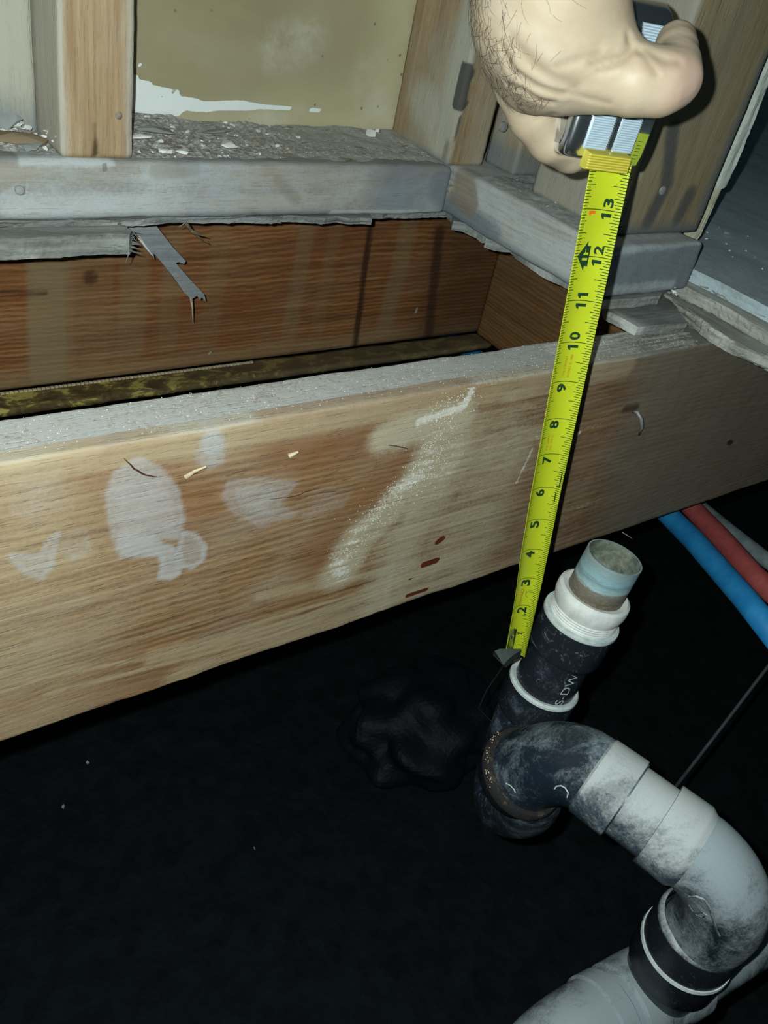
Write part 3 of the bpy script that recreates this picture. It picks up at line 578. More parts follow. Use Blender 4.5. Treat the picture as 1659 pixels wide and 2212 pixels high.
# splintered lath hanging from under the left plate, and two loose splinters
A = (249.8,640.0,-5.3); 
lt = thing('broken_lath', 'grey splintered lath hanging below the left sill plate', 'wood splinter', (300, 640, 0))
o1 = [(252.9,650.0,-8.7), (278.0,650.0,-9.3), (293.6,650.0,-28.4), (305.9,650.0,-41.0), (304.4,650.0,-43.4), (299.6,650.0,-41.5), (296.8,650.0,-42.2), (310.2,650.0,-57.0), (325.2,650.0,-72.6), (327.0,650.0,-78.8), (322.7,650.0,-75.0), (321.6,650.0,-77.5), (318.2,650.0,-73.4), (313.1,650.0,-76.5), (305.3,650.0,-68.6), (293.9,650.0,-52.7), (283.1,650.0,-39.9), (276.8,650.0,-32.9), (277.8,650.0,-38.1), (272.0,650.0,-30.7), (264.6,650.0,-20.7)]
V, F = prism([(q[0], q[2]) for q in o1], 648, 652, 1)
link('strip', mesh('l', V, F), M['lath'], lt)
link('splinter', mesh('l', *strand([(312.5,649.0,-73.8), (315.5,650.0,-85.4), (317.7,652.0,-100.4)], 1.4, .2)), M['splinter'], lt)
link('splinter', mesh('l', *strand([(263.4,647.0,-18.4), (269.9,647.0,-27.5), (275.6,647.0,-34.4)], 1.2, .3)), M['chalk'], lt)
tag(link('wood_splinter', mesh('l', *join(strand([(280.7,600.0,10.7), (289.7,606.0,1.0), (299.6,612.0,-6.8), (309.2,616.0,-12.9)], 1.8, .3), strand([(288.7,604.0,2.2), (297.0,607.0,-2.2), (305.8,610.0,-5.5)], 1.2, .2))), M['sliver']), 'thin forked splinter curling down beside the hanging lath', 'wood splinter')
tag(link('wood_splinter', mesh('l', *strand([(223.6,585.0,16.2), (225.3,586.0,13.8), (228.2,588.0,10.2)], 1.6, .3)), M['sliver']), 'tiny dark splinter at the plate bottom left of the hanging lath', 'wood splinter')

# ---------------------------------------------------------------- rubble on the left plate
bm_parts = []
V = []; F = []
nx, ny = 150, 26
xs = np.linspace(40, 524, nx); ys = np.linspace(588, 674, ny)
for j, y in enumerate(ys):
    for i, x in enumerate(xs):
        t = (y - 588) / 86; sm__ = 1 - .55 * min(1, max(0, (x - 330) / 120))
        h = max(0, (2 + 8 * t ** 1.5) + 3.5 * noise.noise(Vector((x * .05, y * .06, 1))) + sm__ * 2.6 * noise.noise(Vector((x * .3, y * .3, 4)))) * min(1, t * 5)
        V.append((x, y, 59.8 + h * (.55 if 300 < x < 520 else .8)))
for j in range(ny - 1):
    for i in range(nx - 1): F.append((j * nx + i, j * nx + i + 1, (j + 1) * nx + i + 1, (j + 1) * nx + i))
rub = link('rubble', mesh('rubble', V, F), M['rubble'], kind='stuff'); tag(rub, 'grey grit and sawdust heaped on the left sill plate behind the stud', 'debris')
def rz(x, y):
    t = max(0, min(1, (y - 588) / 86)); return 60 + ((2 + 8 * t ** 1.5) * min(1, t * 5)) * (.5 if 300 < x < 520 else .75)
protos = [chip(1, .5) for _ in range(5)]
def drop(name, mat, x, y, z, size, label, cat, group, stretch=(1, 1, 1), rot=None, proto=None):
    me = (proto or random.choice(protos)).copy(); me.materials.clear(); me.materials.append(mat)
    o = bpy.data.objects.new(name, me); COL.objects.link(o)
    o.location = Vector((x, y, z)) * S; o.scale = Vector(stretch) * size
    o.rotation_euler = rot or (random.uniform(-.3, .3), random.uniform(-.3, .3), random.uniform(0, 6.28))
    tag(o, label, cat, group); return o
for i in range(150):
    x = random.choice([random.uniform(236, 400), random.uniform(236, 515), random.uniform(60, 182)]); y = random.uniform(593, 670)
    if x < 184 and y < 600: continue
    if 148 < x < 186 and y > 622: continue
    s = random.choice([.7, .8, 1, 1.2, 1.5, 2.4]) * (1.2 if x < 400 else .8)
    drop('plaster_crumb', M['chalk'], x, y, rz(x, y) + s * .35, s, 'small white plaster crumb in the grit on the left sill plate', 'plaster crumb', 'plaster crumbs on the left sill plate')
for i in range(42):
    x = random.choice([random.uniform(245, 420), random.uniform(245, 515), random.uniform(60, 140)]); y = random.uniform(600, 668)
    s = random.uniform(1.2, 2.4)
    drop('wood_sliver', random.choice([M['sliver'], M['greychip']]), x, y, rz(x, y) + 1.2, s, 'brown or grey wood sliver in the grit on the left sill plate', 'wood sliver', 'wood slivers on the left sill plate', (random.uniform(1.8, 4.5), .8, .6), (0, random.uniform(-.15, .15), random.uniform(-.6, .6)))
for (px, lab, sz, stt, mt, nm, ct) in [
  ((314.1,605.5,68.0), 'largest white plaster flake, middle of the rubble on the left plate', 9, (1.15, .9, .5), 'chalk', 'plaster_flake', 'plaster flake'),
  ((262.0,599.0,64.0), 'second white plaster flake, near the front edge of the left plate', 6, (1, .8, .6), 'chalk', 'plaster_flake', 'plaster flake'),
  ((274.2,597.9,64.0), 'pale plaster flake just right of the front white flake', 4.5, (1.1, .8, .6), 'chalk', 'plaster_flake', 'plaster flake'),
  ((249.0,617.4,68.0), 'white plaster flake close beside the tan stud', 8, (1.6, .7, .4), 'chalk', 'plaster_flake', 'plaster flake'),
  ((265.0,620.9,72.0), 'large grey wood chunk lying against the papered wall', 11, (1.5, .7, .5), 'greychip', 'wood_chunk', 'wood chunk'),
  ((314.8,625.1,72.0), 'long grey sliver lying at the foot of the papered wall', 13, (1.8, .3, .25), 'greychip', 'wood_chunk', 'wood chunk'),
  ((413.8,594.5,63.0), 'dark bark flake near the front edge, right end of the rubble', 6, (1.6, .7, .3), 'sliver', 'bark_flake', 'wood flake'),
  ((157.0,596.9,70.0), 'brown wood block at the far left of the sill plate', 16, (1.7, .7, .55), 'sliver', 'wood_chunk', 'wood chunk'),
  ((166.8,595.1,66.0), 'dark wood chip in front of the brown block at far left', 9, (1.2, .9, .5), 'greychip', 'wood_chunk', 'wood chunk'),
  ((156.0,606.1,80.0), 'grey wood chip leaning up at the far left edge', 11, (1, .7, 1.1), 'greychip', 'wood_chunk', 'wood chunk'),
  ((473.1,645.8,70.0), 'white plaster lump in the corner below the corner stud', 7, (1.1, 1, .9), 'chalk', 'plaster_lump', 'plaster lump'),
  ((469.8,631.2,76.0), 'round white pebble on top of the corner plaster lump', 3, (1, 1, 1), 'chalk', 'plaster_lump', 'plaster lump')]:
    drop(nm, M[mt], px[0], px[1], px[2] - 1, sz, lab, ct, None, stt, (random.uniform(-.15, .15), random.uniform(-.15, .15), random.uniform(-.3, .5)), chip(1, .6, 14))
# white crumbs heaped at far left
for i in range(26):
    p = (168.3,616.9,66.0); x = p[0] + random.uniform(-22, 22); y = p[1] + random.uniform(-22, 14)
    drop('plaster_crumb', M['chalk'], x, y, 66 + random.uniform(0, 8), random.uniform(1.5, 4), 'white plaster crumb in the heap at the far left of the sill plate', 'plaster crumb', 'plaster crumbs heaped at the far left')
# right plate dust and crumbs; floor crumbs
V = []; F = []; nx, ny = 30, 34
for j, y in enumerate(np.linspace(424, 558, ny)):
    for i, x in enumerate(np.linspace(532, 646, nx)):
        e = min(1, (x - 530) / 14, (y - 420) / 8)
        V.append((x, y, 59.6 + e * max(0, 1.6 + 1.6 * noise.noise(Vector((x * .1, y * .1, 3))) + noise.noise(Vector((x * .4, y * .4, 9))))))
for j in range(ny - 1):
    for i in range(nx - 1): F.append((j * nx + i, j * nx + i + 1, (j + 1) * nx + i + 1, (j + 1) * nx + i))
dt = link('dust_layer', mesh('dust', V, F, True), simple('pale_settled_dust', (.30, .33, .34), (.50, .53, .54), 130, .95, .6, .0015), kind='stuff'); tag(dt, 'pale settled dust on top of the right sill plate under the hand', 'dust')
for i in range(26):
    x = random.uniform(532, 600); y = random.uniform(455, 552)
    drop('plaster_crumb', M['chalk'] if random.random() < .4 else M['greychip'], x, y, 61.8, random.uniform(.7, 1.8), 'tiny crumb on the dusty top of the right sill plate', 'plaster crumb', 'crumbs on the right sill plate')
pf = (796.6,471.8,34.0); drop('plaster_flake', M['chalk'], pf[0], pf[1], 36, 7, 'white plaster flake on the grey floor right of the end stud', 'plaster flake', None, (1.3, .9, .4), (0, .1, .3), chip(1, .6, 14))
for i in range(40):
    x = random.uniform(672, 830); y = random.uniform(300, 520)
    drop('floor_crumb', M['chalk'] if random.random() < .35 else M['greychip'], x, y, 33.6, random.uniform(.8, 2.2), 'small crumb scattered on the grey floor at the right', 'crumb', 'crumbs on the grey floor')
for px, s in (((790.1,502.0,36.0), 3), ((791.1,496.8,36.0), 3.5), ((764.8,486.1,36.0), 2.5), ((627.0,395.7,20.0), 4), ((624.9,390.5,20.0), 3), ((618.0,393.5,20.0), 3), ((630.1,398.2,22.0), 2)):
    drop('plaster_crumb', M['chalk'], *px, s, 'white plaster bit at the foot of the end stud', 'plaster crumb', 'plaster bits at the end stud foot')

# ---------------------------------------------------------------- drain pipe (one glued assembly)
R0 = np.array((456.7,249.7,-103.1)); H0 = np.array((441.3,251.6,-232.9)); ax = (H0 - R0); LEN = np.linalg.norm(ax); ax /= LEN
dp = thing('drain_pipe', 'black plastic drain pipe with trap, white adapter and open copper stub', 'pipe', tuple(H0))
def pipe_part(name, vf, mat, label=None, parent=dp, smooth=True):
    me = mesh(name, *vf); 
    if smooth:
        me.polygons.foreach_set('use_smooth', [True] * len(me.polygons))
        me.set_sharp_from_angle(angle=math.radians(38)) if hasattr(me, 'set_sharp_from_angle') else None
    o = link(name, me, mat, parent)
    if label: o['label'] = label
    return o
L = LEN
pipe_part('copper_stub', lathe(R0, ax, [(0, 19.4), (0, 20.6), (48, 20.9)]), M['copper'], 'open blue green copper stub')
pipe_part('stub_bore', lathe(R0, ax, [(.1, 19.5), (50, 19.3), (50, 0)]), M['copper_in'], 'dark green inner wall of the copper stub')
a0 = 32
pipe_part('adapter', lathe(R0, ax, [(a0 + 1, 20.9), (a0 + .0, 25), (a0 + 1.5, 27.2), (a0 + 4, 27.8), (a0 + 9, 27.6), (a0 + 12, 26.8), (a0 + 16, 25.4), (a0 + 17, 25.9), (a0 + 18, 25.4), (a0 + 19, 25.9), (a0 + 20, 25.4), (a0 + 21, 25.9), (a0 + 22, 25.4), (a0 + 23, 25.9), (a0 + 24.5, 25.4), (a0 + 25, 28)]), M['white_fit'], 'chalky white ridged adapter')
c0 = a0 + 24.5
pipe_part('cement_rim', lathe(R0, ax, [(c0, 25.2), (c0 - .2, 29.3), (c0 + 2.2, 29.6), (c0 + 3, 29.3)]), M['cement'])
pipe_part('coupling', lathe(R0, ax, [(c0 + 2.5, 29.0), (c0 + 30, 28.6), (c0 + 34, 27.8), (c0 + 36, 25.6), (c0 + 37, 24.6), (L - 3, 24.4)]), M['abs_clean'], 'shiny black coupling with printed letters')
pipe_part('hub_rim', lathe(R0, ax, [(L - 4, 24.4), (L - 4.5, 27.2), (L - 3, 28.6), (L, 28.8)]), M['cement'], 'pale cement bead at the lower hub')
pipe_part('hub', lathe(R0, ax, [(L - 2, 24), (L - 1, 29.0), (L + 24, 28.8), (L + 28, 27), (L + 30, 25)]), M['abs_clean'], 'smeared black lower hub')
# trap bend: down, half turn, up towards the viewer
I0 = R0 + ax * (L + 24); O0 = np.array((374.7,199.7,-239.6))
zb = -285.0
I1 = np.array((I0[0] - 1, I0[1], zb)); O1 = np.array((O0[0] + 1, O0[1] + 3, zb + 6))
Mx = (I1 + O1) / 2; hv = O1 - I1; hv[2] = 0; Rr = np.linalg.norm(hv) / 2; hv /= np.linalg.norm(hv)
on = np.array((0.06, -.40, .91)); on /= np.linalg.norm(on)
QA = np.array((417.3,216.9,-333.0)); Ia = I0 + ax * 12
path = [I0] + bez(Ia, (440.5,252.5,-400.2), QA, 14) + bez(QA, (402.1,190.5,-285.2), O0 - on * 4, 12)[1:]
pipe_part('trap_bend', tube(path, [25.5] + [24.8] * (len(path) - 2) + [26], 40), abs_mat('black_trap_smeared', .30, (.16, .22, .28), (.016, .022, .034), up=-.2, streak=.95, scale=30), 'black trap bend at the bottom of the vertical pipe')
# elbow seam web between hub and bend (flat moulded wing)
# trap bend outlet hub, union ring, elbow
on = np.array((0.06, -.40, .91)); on /= np.linalg.norm(on)
pipe_part('union_hub', lathe(O0, on, [(-18, 26), (-15, 29), (-4, 30.5), (0, 30.5)]), M['abs_black'])
pipe_part('union_ring', lathe(O0, on, [(-5, 26), (-5, 31), (-3, 33), (1.5, 33), (4, 31.5), (4.5, 24)]), M['gold'], 'dirty ring crusted with pale crumbs')
E0 = O0 + on * 2; H1 = np.array((385.7,132.1,-192.1)); H2 = np.array((396.1,98.0,-193.4)); arm = H2 - H1; arm /= np.linalg.norm(arm)
k1 = E0 + on * 46
elb = bez(E0, E0 + on * 30, E0 + on * 47 + arm * 12, 10)[:-1] + bez(E0 + on * 47 + arm * 12, E0 + on * 50 + arm * 30, H1 - arm * 10, 8)
E1 = H1 - arm * 20
elb = bez(E0 - on * 2, E0 + on * 50, E1, 26) + [H1]
pipe_part('elbow', tube(elb, list(np.linspace(28.3, 27, 26)) + [26.8], 44), M['abs_mid'], 'dusty black elbow leaving the union ring')
pipe_part('elbow_socket', lathe(H1 - arm * 26, arm, [(0, 26.5), (1.5, 28.0), (24, 28.6), (25, 28.3), (25.2, 24)]), M['abs_dust'])
e3 = np.array((410.0,73.4,-200.4))
pipe_part('arm_pipe', lathe(H1 - arm * 2, arm, [(0, 25.2), (np.linalg.norm(H2 - H1), 25.2)]), M['abs_dust'], 'thickly dusty straight arm pipe')
pipe_part('arm_socket', lathe(H2 - arm * 13, arm, [(-.2, 24), (0, 28.6), (21, 28.8), (23, 27.6), (26, 26)]), M['abs_dust'])
# second elbow turning down
D1 = np.array((420.7,60.5,-274.2)); D2 = np.array((421.9,60.2,-335.4)); dn = D2 - D1; dn /= np.linalg.norm(dn)
q0 = H2 + arm * 6
el2 = [H2 - arm * 4] + bez(q0, q0 + arm * 52 + np.array((2, 0, -2)), D1, 26)
pipe_part('lower_elbow', tube(el2, [26] * 3 + [26.5] * 24, 44), M['abs_low'], 'grey dusty elbow turning down at the right')
pipe_part('lower_socket', lathe(D1 - dn * 12, dn, [(0, 26), (1, 29.5), (5, 30.3), (26, 30.3)]), M['abs_black'], 'shiny black socket')
pipe_part('socket_rim', lathe(D1 + dn * 13, dn, [(0, 28), (0, 31), (3, 31.4), (4, 30)]), M['cement'])
pipe_part('tee_branch', lathe(D1 + dn * 16, dn, [(0, 30.6), (26, 30.6), (30, 28), (48, 26)]), M['abs_black'])
T0 = np.array((417.9,60.9,-355.8)) 
run = np.array((-1.0, .10, .02)); run /= np.linalg.norm(run)
pipe_part('run_pipe', lathe(T0 - run * 330, run, [(0, 27), (290, 27), (292, 31), (334, 31), (335, 27)]), M['abs_low'], 'bluish dusty drain run passing under the elbow')
pipe_part('run_tee', lathe(T0 - run * 16, run, [(0, 27), (2, 30), (20, 31.5), (44, 31.5), (46, 29.0), (51, 29), (53, 31.5), (66, 31.8), (68, 29)]), M['abs_low'])
B1 = T0 + run * 64
pipe_part('run_bend', tube([T0 + run * 40] + bez(B1, B1 + run * 30, B1 + run * 36 + np.array((0, 0, -62)), 14), 29.8, 40), M['abs_low'], 'rounded dusty bend at the picture bottom')

def hit(obj, q):
    q = np.array(q, float); d = Vector(q - np.array((0, 0, 239.0))).normalized()
    ok, loc, nn, _ = obj.ray_cast(CAMLOC, d); return np.array(loc) / S + np.array(nn) * .15 if ok else q
bpy.context.view_layer.update()
EL = bpy.data.objects['elbow']; LE = bpy.data.objects['lower_elbow']
ringp = [hit(EL, q) for q in ((322.7,149.5,-161.6), (324.2,149.7,-160.1), (326.4,148.3,-159.3), (328.1,146.2,-159.9), (328.9,143.7,-161.8), (327.8,142.4,-164.1))]
link('moulding_mark', mesh('m', *tube(ringp, .45, 6)), M['cement'], EL)
link('moulding_mark', mesh('m', *tube([hit(EL, q) for q in ((300.4,167.4,-164.4), (302.3,165.0,-165.0), (303.4,162.7,-166.3), (303.7,161.2,-167.7))], .35, 6)), M['cement'], EL)
link('moulding_mark', mesh('m', *tube([hit(LE, q) for q in ((373.6,68.4,-197.1), (377.2,66.1,-196.0), (380.5,62.4,-196.6), (381.9,58.5,-199.4), (382.1,53.1,-204.8), (382.6,47.8,-209.8), (383.3,45.0,-212.1))], .7, 8)), M['abs_dust'], LE)
link('moulding_mark', mesh('m', *tube([hit(LE, q) for q in ((372.5,65.6,-201.0), (373.6,62.3,-203.4), (375.8,60.0,-203.7), (378.5,58.3,-202.8), (379.5,56.6,-203.6), (377.4,56.9,-205.3), (374.6,60.0,-204.7))], .4, 8)), M['abs_dust'], LE)
pipe_part('elbow_lip', lathe(D1 - dn * 13, dn, [(-3, 26.6), (-1, 28.6), (1.5, 29.3), (3, 29.4), (4, 28.5)]), M['abs_dust'])
# printed letters on the coupling
def text_mesh(txt, bold=0.02, res=3):
    cu = bpy.data.curves.new('t', 'FONT'); cu.body = txt; cu.size = 1; cu.align_x = 'CENTER'; cu.align_y = 'CENTER'; cu.offset = bold; cu.resolution_u = res
    ob = bpy.data.objects.new('t', cu); COL.objects.link(ob)
    dg = bpy.context.evaluated_depsgraph_get(); me = bpy.data.meshes.new_from_object(ob.evaluated_get(dg))
    V = np.array([v.co[:2] for v in me.vertices]); F = [tuple(p.vertices) for p in me.polygons]
    bpy.data.objects.remove(ob); bpy.data.curves.remove(cu); bpy.data.meshes.remove(me)
    V -= (V.min(0) + V.max(0)) / 2; V /= (V.max(0) - V.min(0))   # unit box
    return V, F
V, F = text_mesh('S-DW', -.005)
side = np.array((-.35, -.94, 0)); side -= ax * (side @ ax); side /= np.linalg.norm(side); tgt = np.cross(ax, side)
out = []
for x, y in V:
    s = L - 5 - (x + .5) * 33; ang = y * 7 / 25 + .02; rr = 24.75 if s > c0 + 36.5 else 29.0
    if rr == 29.0: rr = 24.7 + 4.3 * min(1, max(0, (c0 + 37.5 - s) / 5)) + .15
    out.append(R0 + ax * s + rr * (math.cos(ang) * side + math.sin(ang) * tgt))
pipe_part('printed_letters', (out, F), flat('grey_print', (.50, .56, .60)), None, bpy.data.objects['coupling'], False)
# crumbs and a straw on the union ring
parts = []
for i in range(420):
    a = rng.uniform(2.0, 4.2); u = np.cross(on, (0, 0, 1.)); u /= np.linalg.norm(u); v = np.cross(on, u)
    best = None
    a = rng.uniform(0, 2 * math.pi); d = math.cos(a) * u + math.sin(a) * v
    if d @ np.array(CAMROT @ Vector((-.95, .25, 0))) < .72: continue
    p = O0 + d * rng.uniform(30.5, 33.5) + on * rng.uniform(0, 4); s = rng.uniform(.3, .75)
    c = [p + s * np.array(q) for q in ((1, 0, 0), (-.6, .8, 0), (-.5, -.9, 0), (0, .1, 1))]
    parts.append((c, [(0, 1, 3), (1, 2, 3), (2, 0, 3), (0, 2, 1)]))
link('pale_crumbs', mesh('c', *join(*parts)), M['splinter'], dp, kind='stuff')

# ---------------------------------------------------------------- water tubes, wires, things in the dark
tag(link('water_tube', mesh('t', *tube([(623.2,162.4,-190.1), (652.2,223.7,-193.9), (714.6,318.5,-217.6), (775.8,419.2,-245.0), (812.3,604.0,-260.7), (833.8,809.9,-268.8), (884.6,996.2,-303.8)], 11, 20), smooth=True), M['blue']), 'bright blue water tube passing under the near joist at right', 'pipe')
tag(link('water_tube', mesh('t', *tube([(699.1,196.1,-203.7), (711.6,248.8,-206.4), (746.2,307.2,-216.5), (786.0,373.5,-230.9), (857.8,561.7,-261.2), (964.8,918.6,-307.8)], 10.5, 20), smooth=True), M['red']), 'dull red water tube next to the blue one', 'pipe')
tag(link('cable', mesh('t', *tube([(794.8,228.8,-234.1), (794.5,279.1,-234.2), (816.7,330.9,-245.6), (852.2,398.2,-263.0), (935.8,612.7,-306.6)], 8, 14), smooth=True), M['greyt']), 'grey cable behind the red water tube', 'cable')
tag(link('support_wire', mesh('t', *tube([(844.3,222.6,-279.6), (791.7,216.6,-335.9), (738.8,207.2,-395.9), (675.0,196.5,-467.7)], 1.9, 8), smooth=True), M['wire']), 'thin grey wire slanting through the dark behind the trap arm', 'wire')
tag(link('hanger_wire', mesh('t', *tube([(566.9,375.2,-385.8), (545.0,369.8,-412.2), (533.7,363.5,-429.5), (531.6,336.9,-424.5)], .7, 8)), flat('dim_wire', (.012, .014, .015), .8)), 'faint bent wire left of the vertical drain pipe', 'wire')
# crumpled sheet lying in the dark
bm = bmesh.new(); bmesh.ops.create_icosphere(bm, subdivisions=5, radius=1)
for v in bm.verts:
    n_ = noise.noise(v.co * 2.2) * .28 ; v.co = v.co * (1 + n_); v.co.x *= .13; v.co.y *= .11; v.co.z *= .08
me = bpy.data.meshes.new('sheet'); bm.to_mesh(me); bm.free()
o = link('plastic_sheet', me, M['sheet']); pos = (767.1,615.7,-895.2); o.location = (pos[0] * S, pos[1] * S, pos[2] * S); o.location.z = -.86
tag(o, 'crumpled dark blue plastic sheet barely lit on the ground below', 'plastic sheet')
for px, s in (((277.1,840.4,-948.0), 5), ((219.2,780.9,-948.0), 6), ((441.0,585.6,-948.0), 5)):
    drop('ground_chip', M['chalk'], px[0], px[1], -945, s, 'small white chip on the dark ground under the joist', 'chip', 'chips on the dark ground', (.6, .6, 1.6))

# ---------------------------------------------------------------- tape measure
TB = np.array((406.0, 268.4, -201.9)); TD = np.array((-0.07442, 0.10343, 0.99185)); IN = 25.4
tm = thing('tape_measure', 'chrome tape measure held upright with its yellow blade hanging down', 'tape measure', tuple(TB + TD * 14 * IN))
def interp(t, tab):
    t = min(max(t, tab[0][0]), tab[-1][0])
    for (a, x), (b, y) in zip(tab[:-1], tab[1:]):
        if t <= b: return x + (y - x) * (t - a) / (b - a)
def bp(t, u, off=0.0):
    """point on the blade: t inches from the hook, u = -0.5..0.5 across, concave side to the viewer"""
    yaw = math.radians(interp(t, ((0, 6), (2, 9), (4, 13), (14.5, 17)))); Hh = interp(t, ((0, 1.25), (2, 1.12), (4, .85), (7, .7), (11, .5), (13, .35), (14.5, .3)))
    d = np.array((math.cos(yaw), -math.sin(yaw), 0)); n = np.array((-math.sin(yaw), -math.cos(yaw), 0))
    R = IN / (2 * Hh); phi = u * 2 * Hh; shift = interp(t, ((0, 0.8), (3, 1.2), (6, 0), (14.5, 0)))
    p = TB + TD * t * IN + d * (R * math.sin(phi) + shift) + n * (R * (1 - math.cos(phi)))
    inner = -d * math.sin(phi) + n * math.cos(phi)
    return p + inner * off
def blade_quad(t0, t1, u0, u1, off, nt=1, nu=1):
    V = []; F = []
    for i in range(nt + 1):
        for j in range(nu + 1): V.append(bp(t0 + (t1 - t0) * i / nt, u0 + (u1 - u0) * j / nu, off))
    for i in range(nt):
        for j in range(nu):
            a = i * (nu + 1) + j; F.append((a, a + 1, a + nu + 2, a + nu + 1))
    return V, F
T_END = 14.15
va, fa = blade_quad(.12, T_END, -.5, .5, 0, 120, 16)
vb, fb = blade_quad(.12, T_END, -.5, .5, -.22, 120, 16); fb = [q[::-1] for q in fb]
n_ = len(va); F = fa + [tuple(i + n_ for i in q) for q in fb]
edge = [i * 17 for i in range(121)]; edge2 = [i * 17 + 16 for i in range(121)]
for e in (edge, edge2):
    for i, j in zip(e[:-1], e[1:]): F.append((i, j, j + n_, i + n_))
F.append((0, 16, 16 + n_, n_))
blade = link('blade', mesh('blade', va + vb, F, True), M['yellow_tape'], tm); blade['label'] = 'curved yellow blade with black inch marks'
parts = []
k = 2
for q in range(2, int(T_END * 16)):
    t = q / 16; w_ = .017 / 2
    if q % 16 == 0:
        if q > 16: parts.append(blade_quad(t - w_, t + w_, -.5, .5, .07, 1, 20))
        else: parts.append(blade_quad(t - w_, t + w_, .22, .5, .07, 1, 5))
        continue
    ln = .30 if q % 8 == 0 else .225 if q % 4 == 0 else .18 if q % 2 == 0 else .15
    if q > 22: parts.append(blade_quad(t - w_, t + w_, -.5, -.5 + ln * (.85), .07, 1, 5))
    parts.append(blade_quad(t - w_, t + w_, .5 - ln, .5, .07, 1, 5))
for q in range(6, 96):
    t = (q + .5) / 16
    if q % 1 == 0 and t < 2: parts.append(blade_quad(t - .004, t + .004, .42, .5, .07, 1, 2))
link('tick_marks', mesh('ticks', *join(*parts)), M['ink'], blade, kind='stuff')
def btext(txt, t0, t1, u0, u1, mat, name='numeral', bold=.035):
    """text reads upward along the blade; letter tops point to the left edge"""
    if txt == '1': V, F = np.array([(.42, 0), (1, 0), (1, 1), (.5, 1), (0, .80), (0, .64), (.42, .70)]) - .5, [(0, 1, 2, 3, 6), (3, 4, 5, 6)]
    else: V, F = text_mesh(txt, bold)
    W = [bp(t0 + (x + .5) * (t1 - t0), u1 - (y + .5) * (u1 - u0), .09) for x, y in V]
    return link(name, mesh(name, W, F), mat, blade)
for n_in, (u0, u1) in {9: (-.20, .08), 8: (-.20, .08), 7: (-.20, .08), 6: (-.22, .07), 5: (-.20, .10), 4: (-.17, .13), 3: (-.12, .18), 2: (-.06, .24)}.items():
    btext(str(n_in), n_in - .28, n_in - .055, u0, u1, M['ink'])
for n_in, (u0, u1) in {13: (.05, .29), 12: (.05, .29), 11: (-.14, .14), 10: (-.13, .16)}.items():
    s = str(n_in); btext(s[0], n_in - .195, n_in - .065, u0, u1, M['ink']); btext(s[1], n_in + .055, n_in + (.185 if s[1] == '1' else .25), u0, u1, M['ink'])
btext('1', .88, .97, .12, .27, M['ink'])
btext('1', 12.86, 12.965, -.28, -.11, M['inkred'])
btext('THE STANLEY', 9.13, 9.66, -.12, -.055, M['inkbrown'], 'small_print', 0)
btext('WORKS \u00a9 1988', 9.10, 9.69, .02, .085, M['inkbrown'], 'small_print', 0)
btext("P.B. APP'D", 7.12, 7.56, -.17, -.115, M['inkbrown'], 'small_print', 0)
btext('NO. 339 TC', 7.12, 7.56, -.05, .0, M['inkbrown'], 'small_print', 0)
btext('STANLEY.', 2.03, 2.66, -.06, .03, M['inkbrown'], 'small_print', 0.01)
btext('in', 1.60, 1.76, .17, .27, M['ink'], 'small_print', 0.01)
btext('16', 1.42, 1.58, -.24, -.18, M['ink'], 'small_print', 0)
btext('/', 1.30, 1.36, -.26, -.16, M['ink'], 'small_print', 0)
V = [bp(t, u, .085) for t, u in ((12.0, -.39), (12.33, -.13), (12.22, -.13), (12.235, -.04), (11.765, -.04), (11.78, -.13), (11.67, -.13))]
link('foot_arrow', mesh('a', V, [(0, 1, 2, 3, 4, 5, 6)]), M['ink'], blade)
btext('1F', 11.91, 12.16, -.27, -.08, M['yellow_tape'], 'foot_letters', .03).location += Vector((-.00002, -.0001, 0))
# pencil and ink scribbles along the right edge
link('pen_mark', mesh('s', *join(blade_quad(6.10, 6.50, .42, .45, .1, 8, 1), blade_quad(6.06, 6.10, .36, .45, .1, 1, 3), blade_quad(6.50, 6.52, .38, .46, .1, 1, 3), blade_quad(5.60, 5.90, .37, .395, .1, 6, 1))), M['ink'], blade)
arc = [bp(2.42 + .13 * math.cos(a), .25 + .13 * math.sin(a), .12) for a in np.linspace(-2.6, .4, 12)]
link('pen_mark', mesh('s', *tube(arc, .16, 4)), M['ink'], blade)
# hook
hk = link('hook', mesh('hook', *join(
    prism([(0, 0), (0, 1)], 0, 1) if False else blade_quad(-.02, 1.0, -.42, .12, .35, 10, 6),
    blade_quad(-.02, 1.0, -.42, .12, .75, 10, 6))), M['steel'], tm)
pl = []
outl = [(-.02, -.5), (.95, -.30), (1.12, -.22), (1.18, -.08), (1.12, .06), (.35, .06), (.15, .14), (-.02, .34)]
def ring_pts(off): return [bp(t, u, off) for t, u in outl]
V = ring_pts(.35) + ring_pts(1.1); n_ = len(outl)
F = [tuple(range(n_)), tuple(range(n_, 2 * n_))[::-1]] + [(i, (i + 1) % n_, n_ + (i + 1) % n_, n_ + i) for i in range(n_)]
bpy.data.objects.remove(hk)
hk = link('hook', mesh('hook', V, F), M['steel'], tm); hk['label'] = 'dull steel end hook'
for t in (.86, .52):
    p = bp(t, -.12, 1.1); nn = bp(t, -.12, 2.1) - p
    link('rivet', mesh('r', *lathe(p, nn, [(-.3, 2.7), (.4, 2.6), (.7, 2.0), (.5, 1.3), (.9, .9), (.9, 0)], 20), smooth=True), M['chrome'], hk)
p = bp(.18, -.12, 1.1); nn = bp(.18, -.12, 2.1) - p
link('rivet', mesh('r', *lathe(p, nn, [(-.3, 1.8), (.5, 1.7), (.8, 0)], 16), smooth=True), M['chrome'], hk)
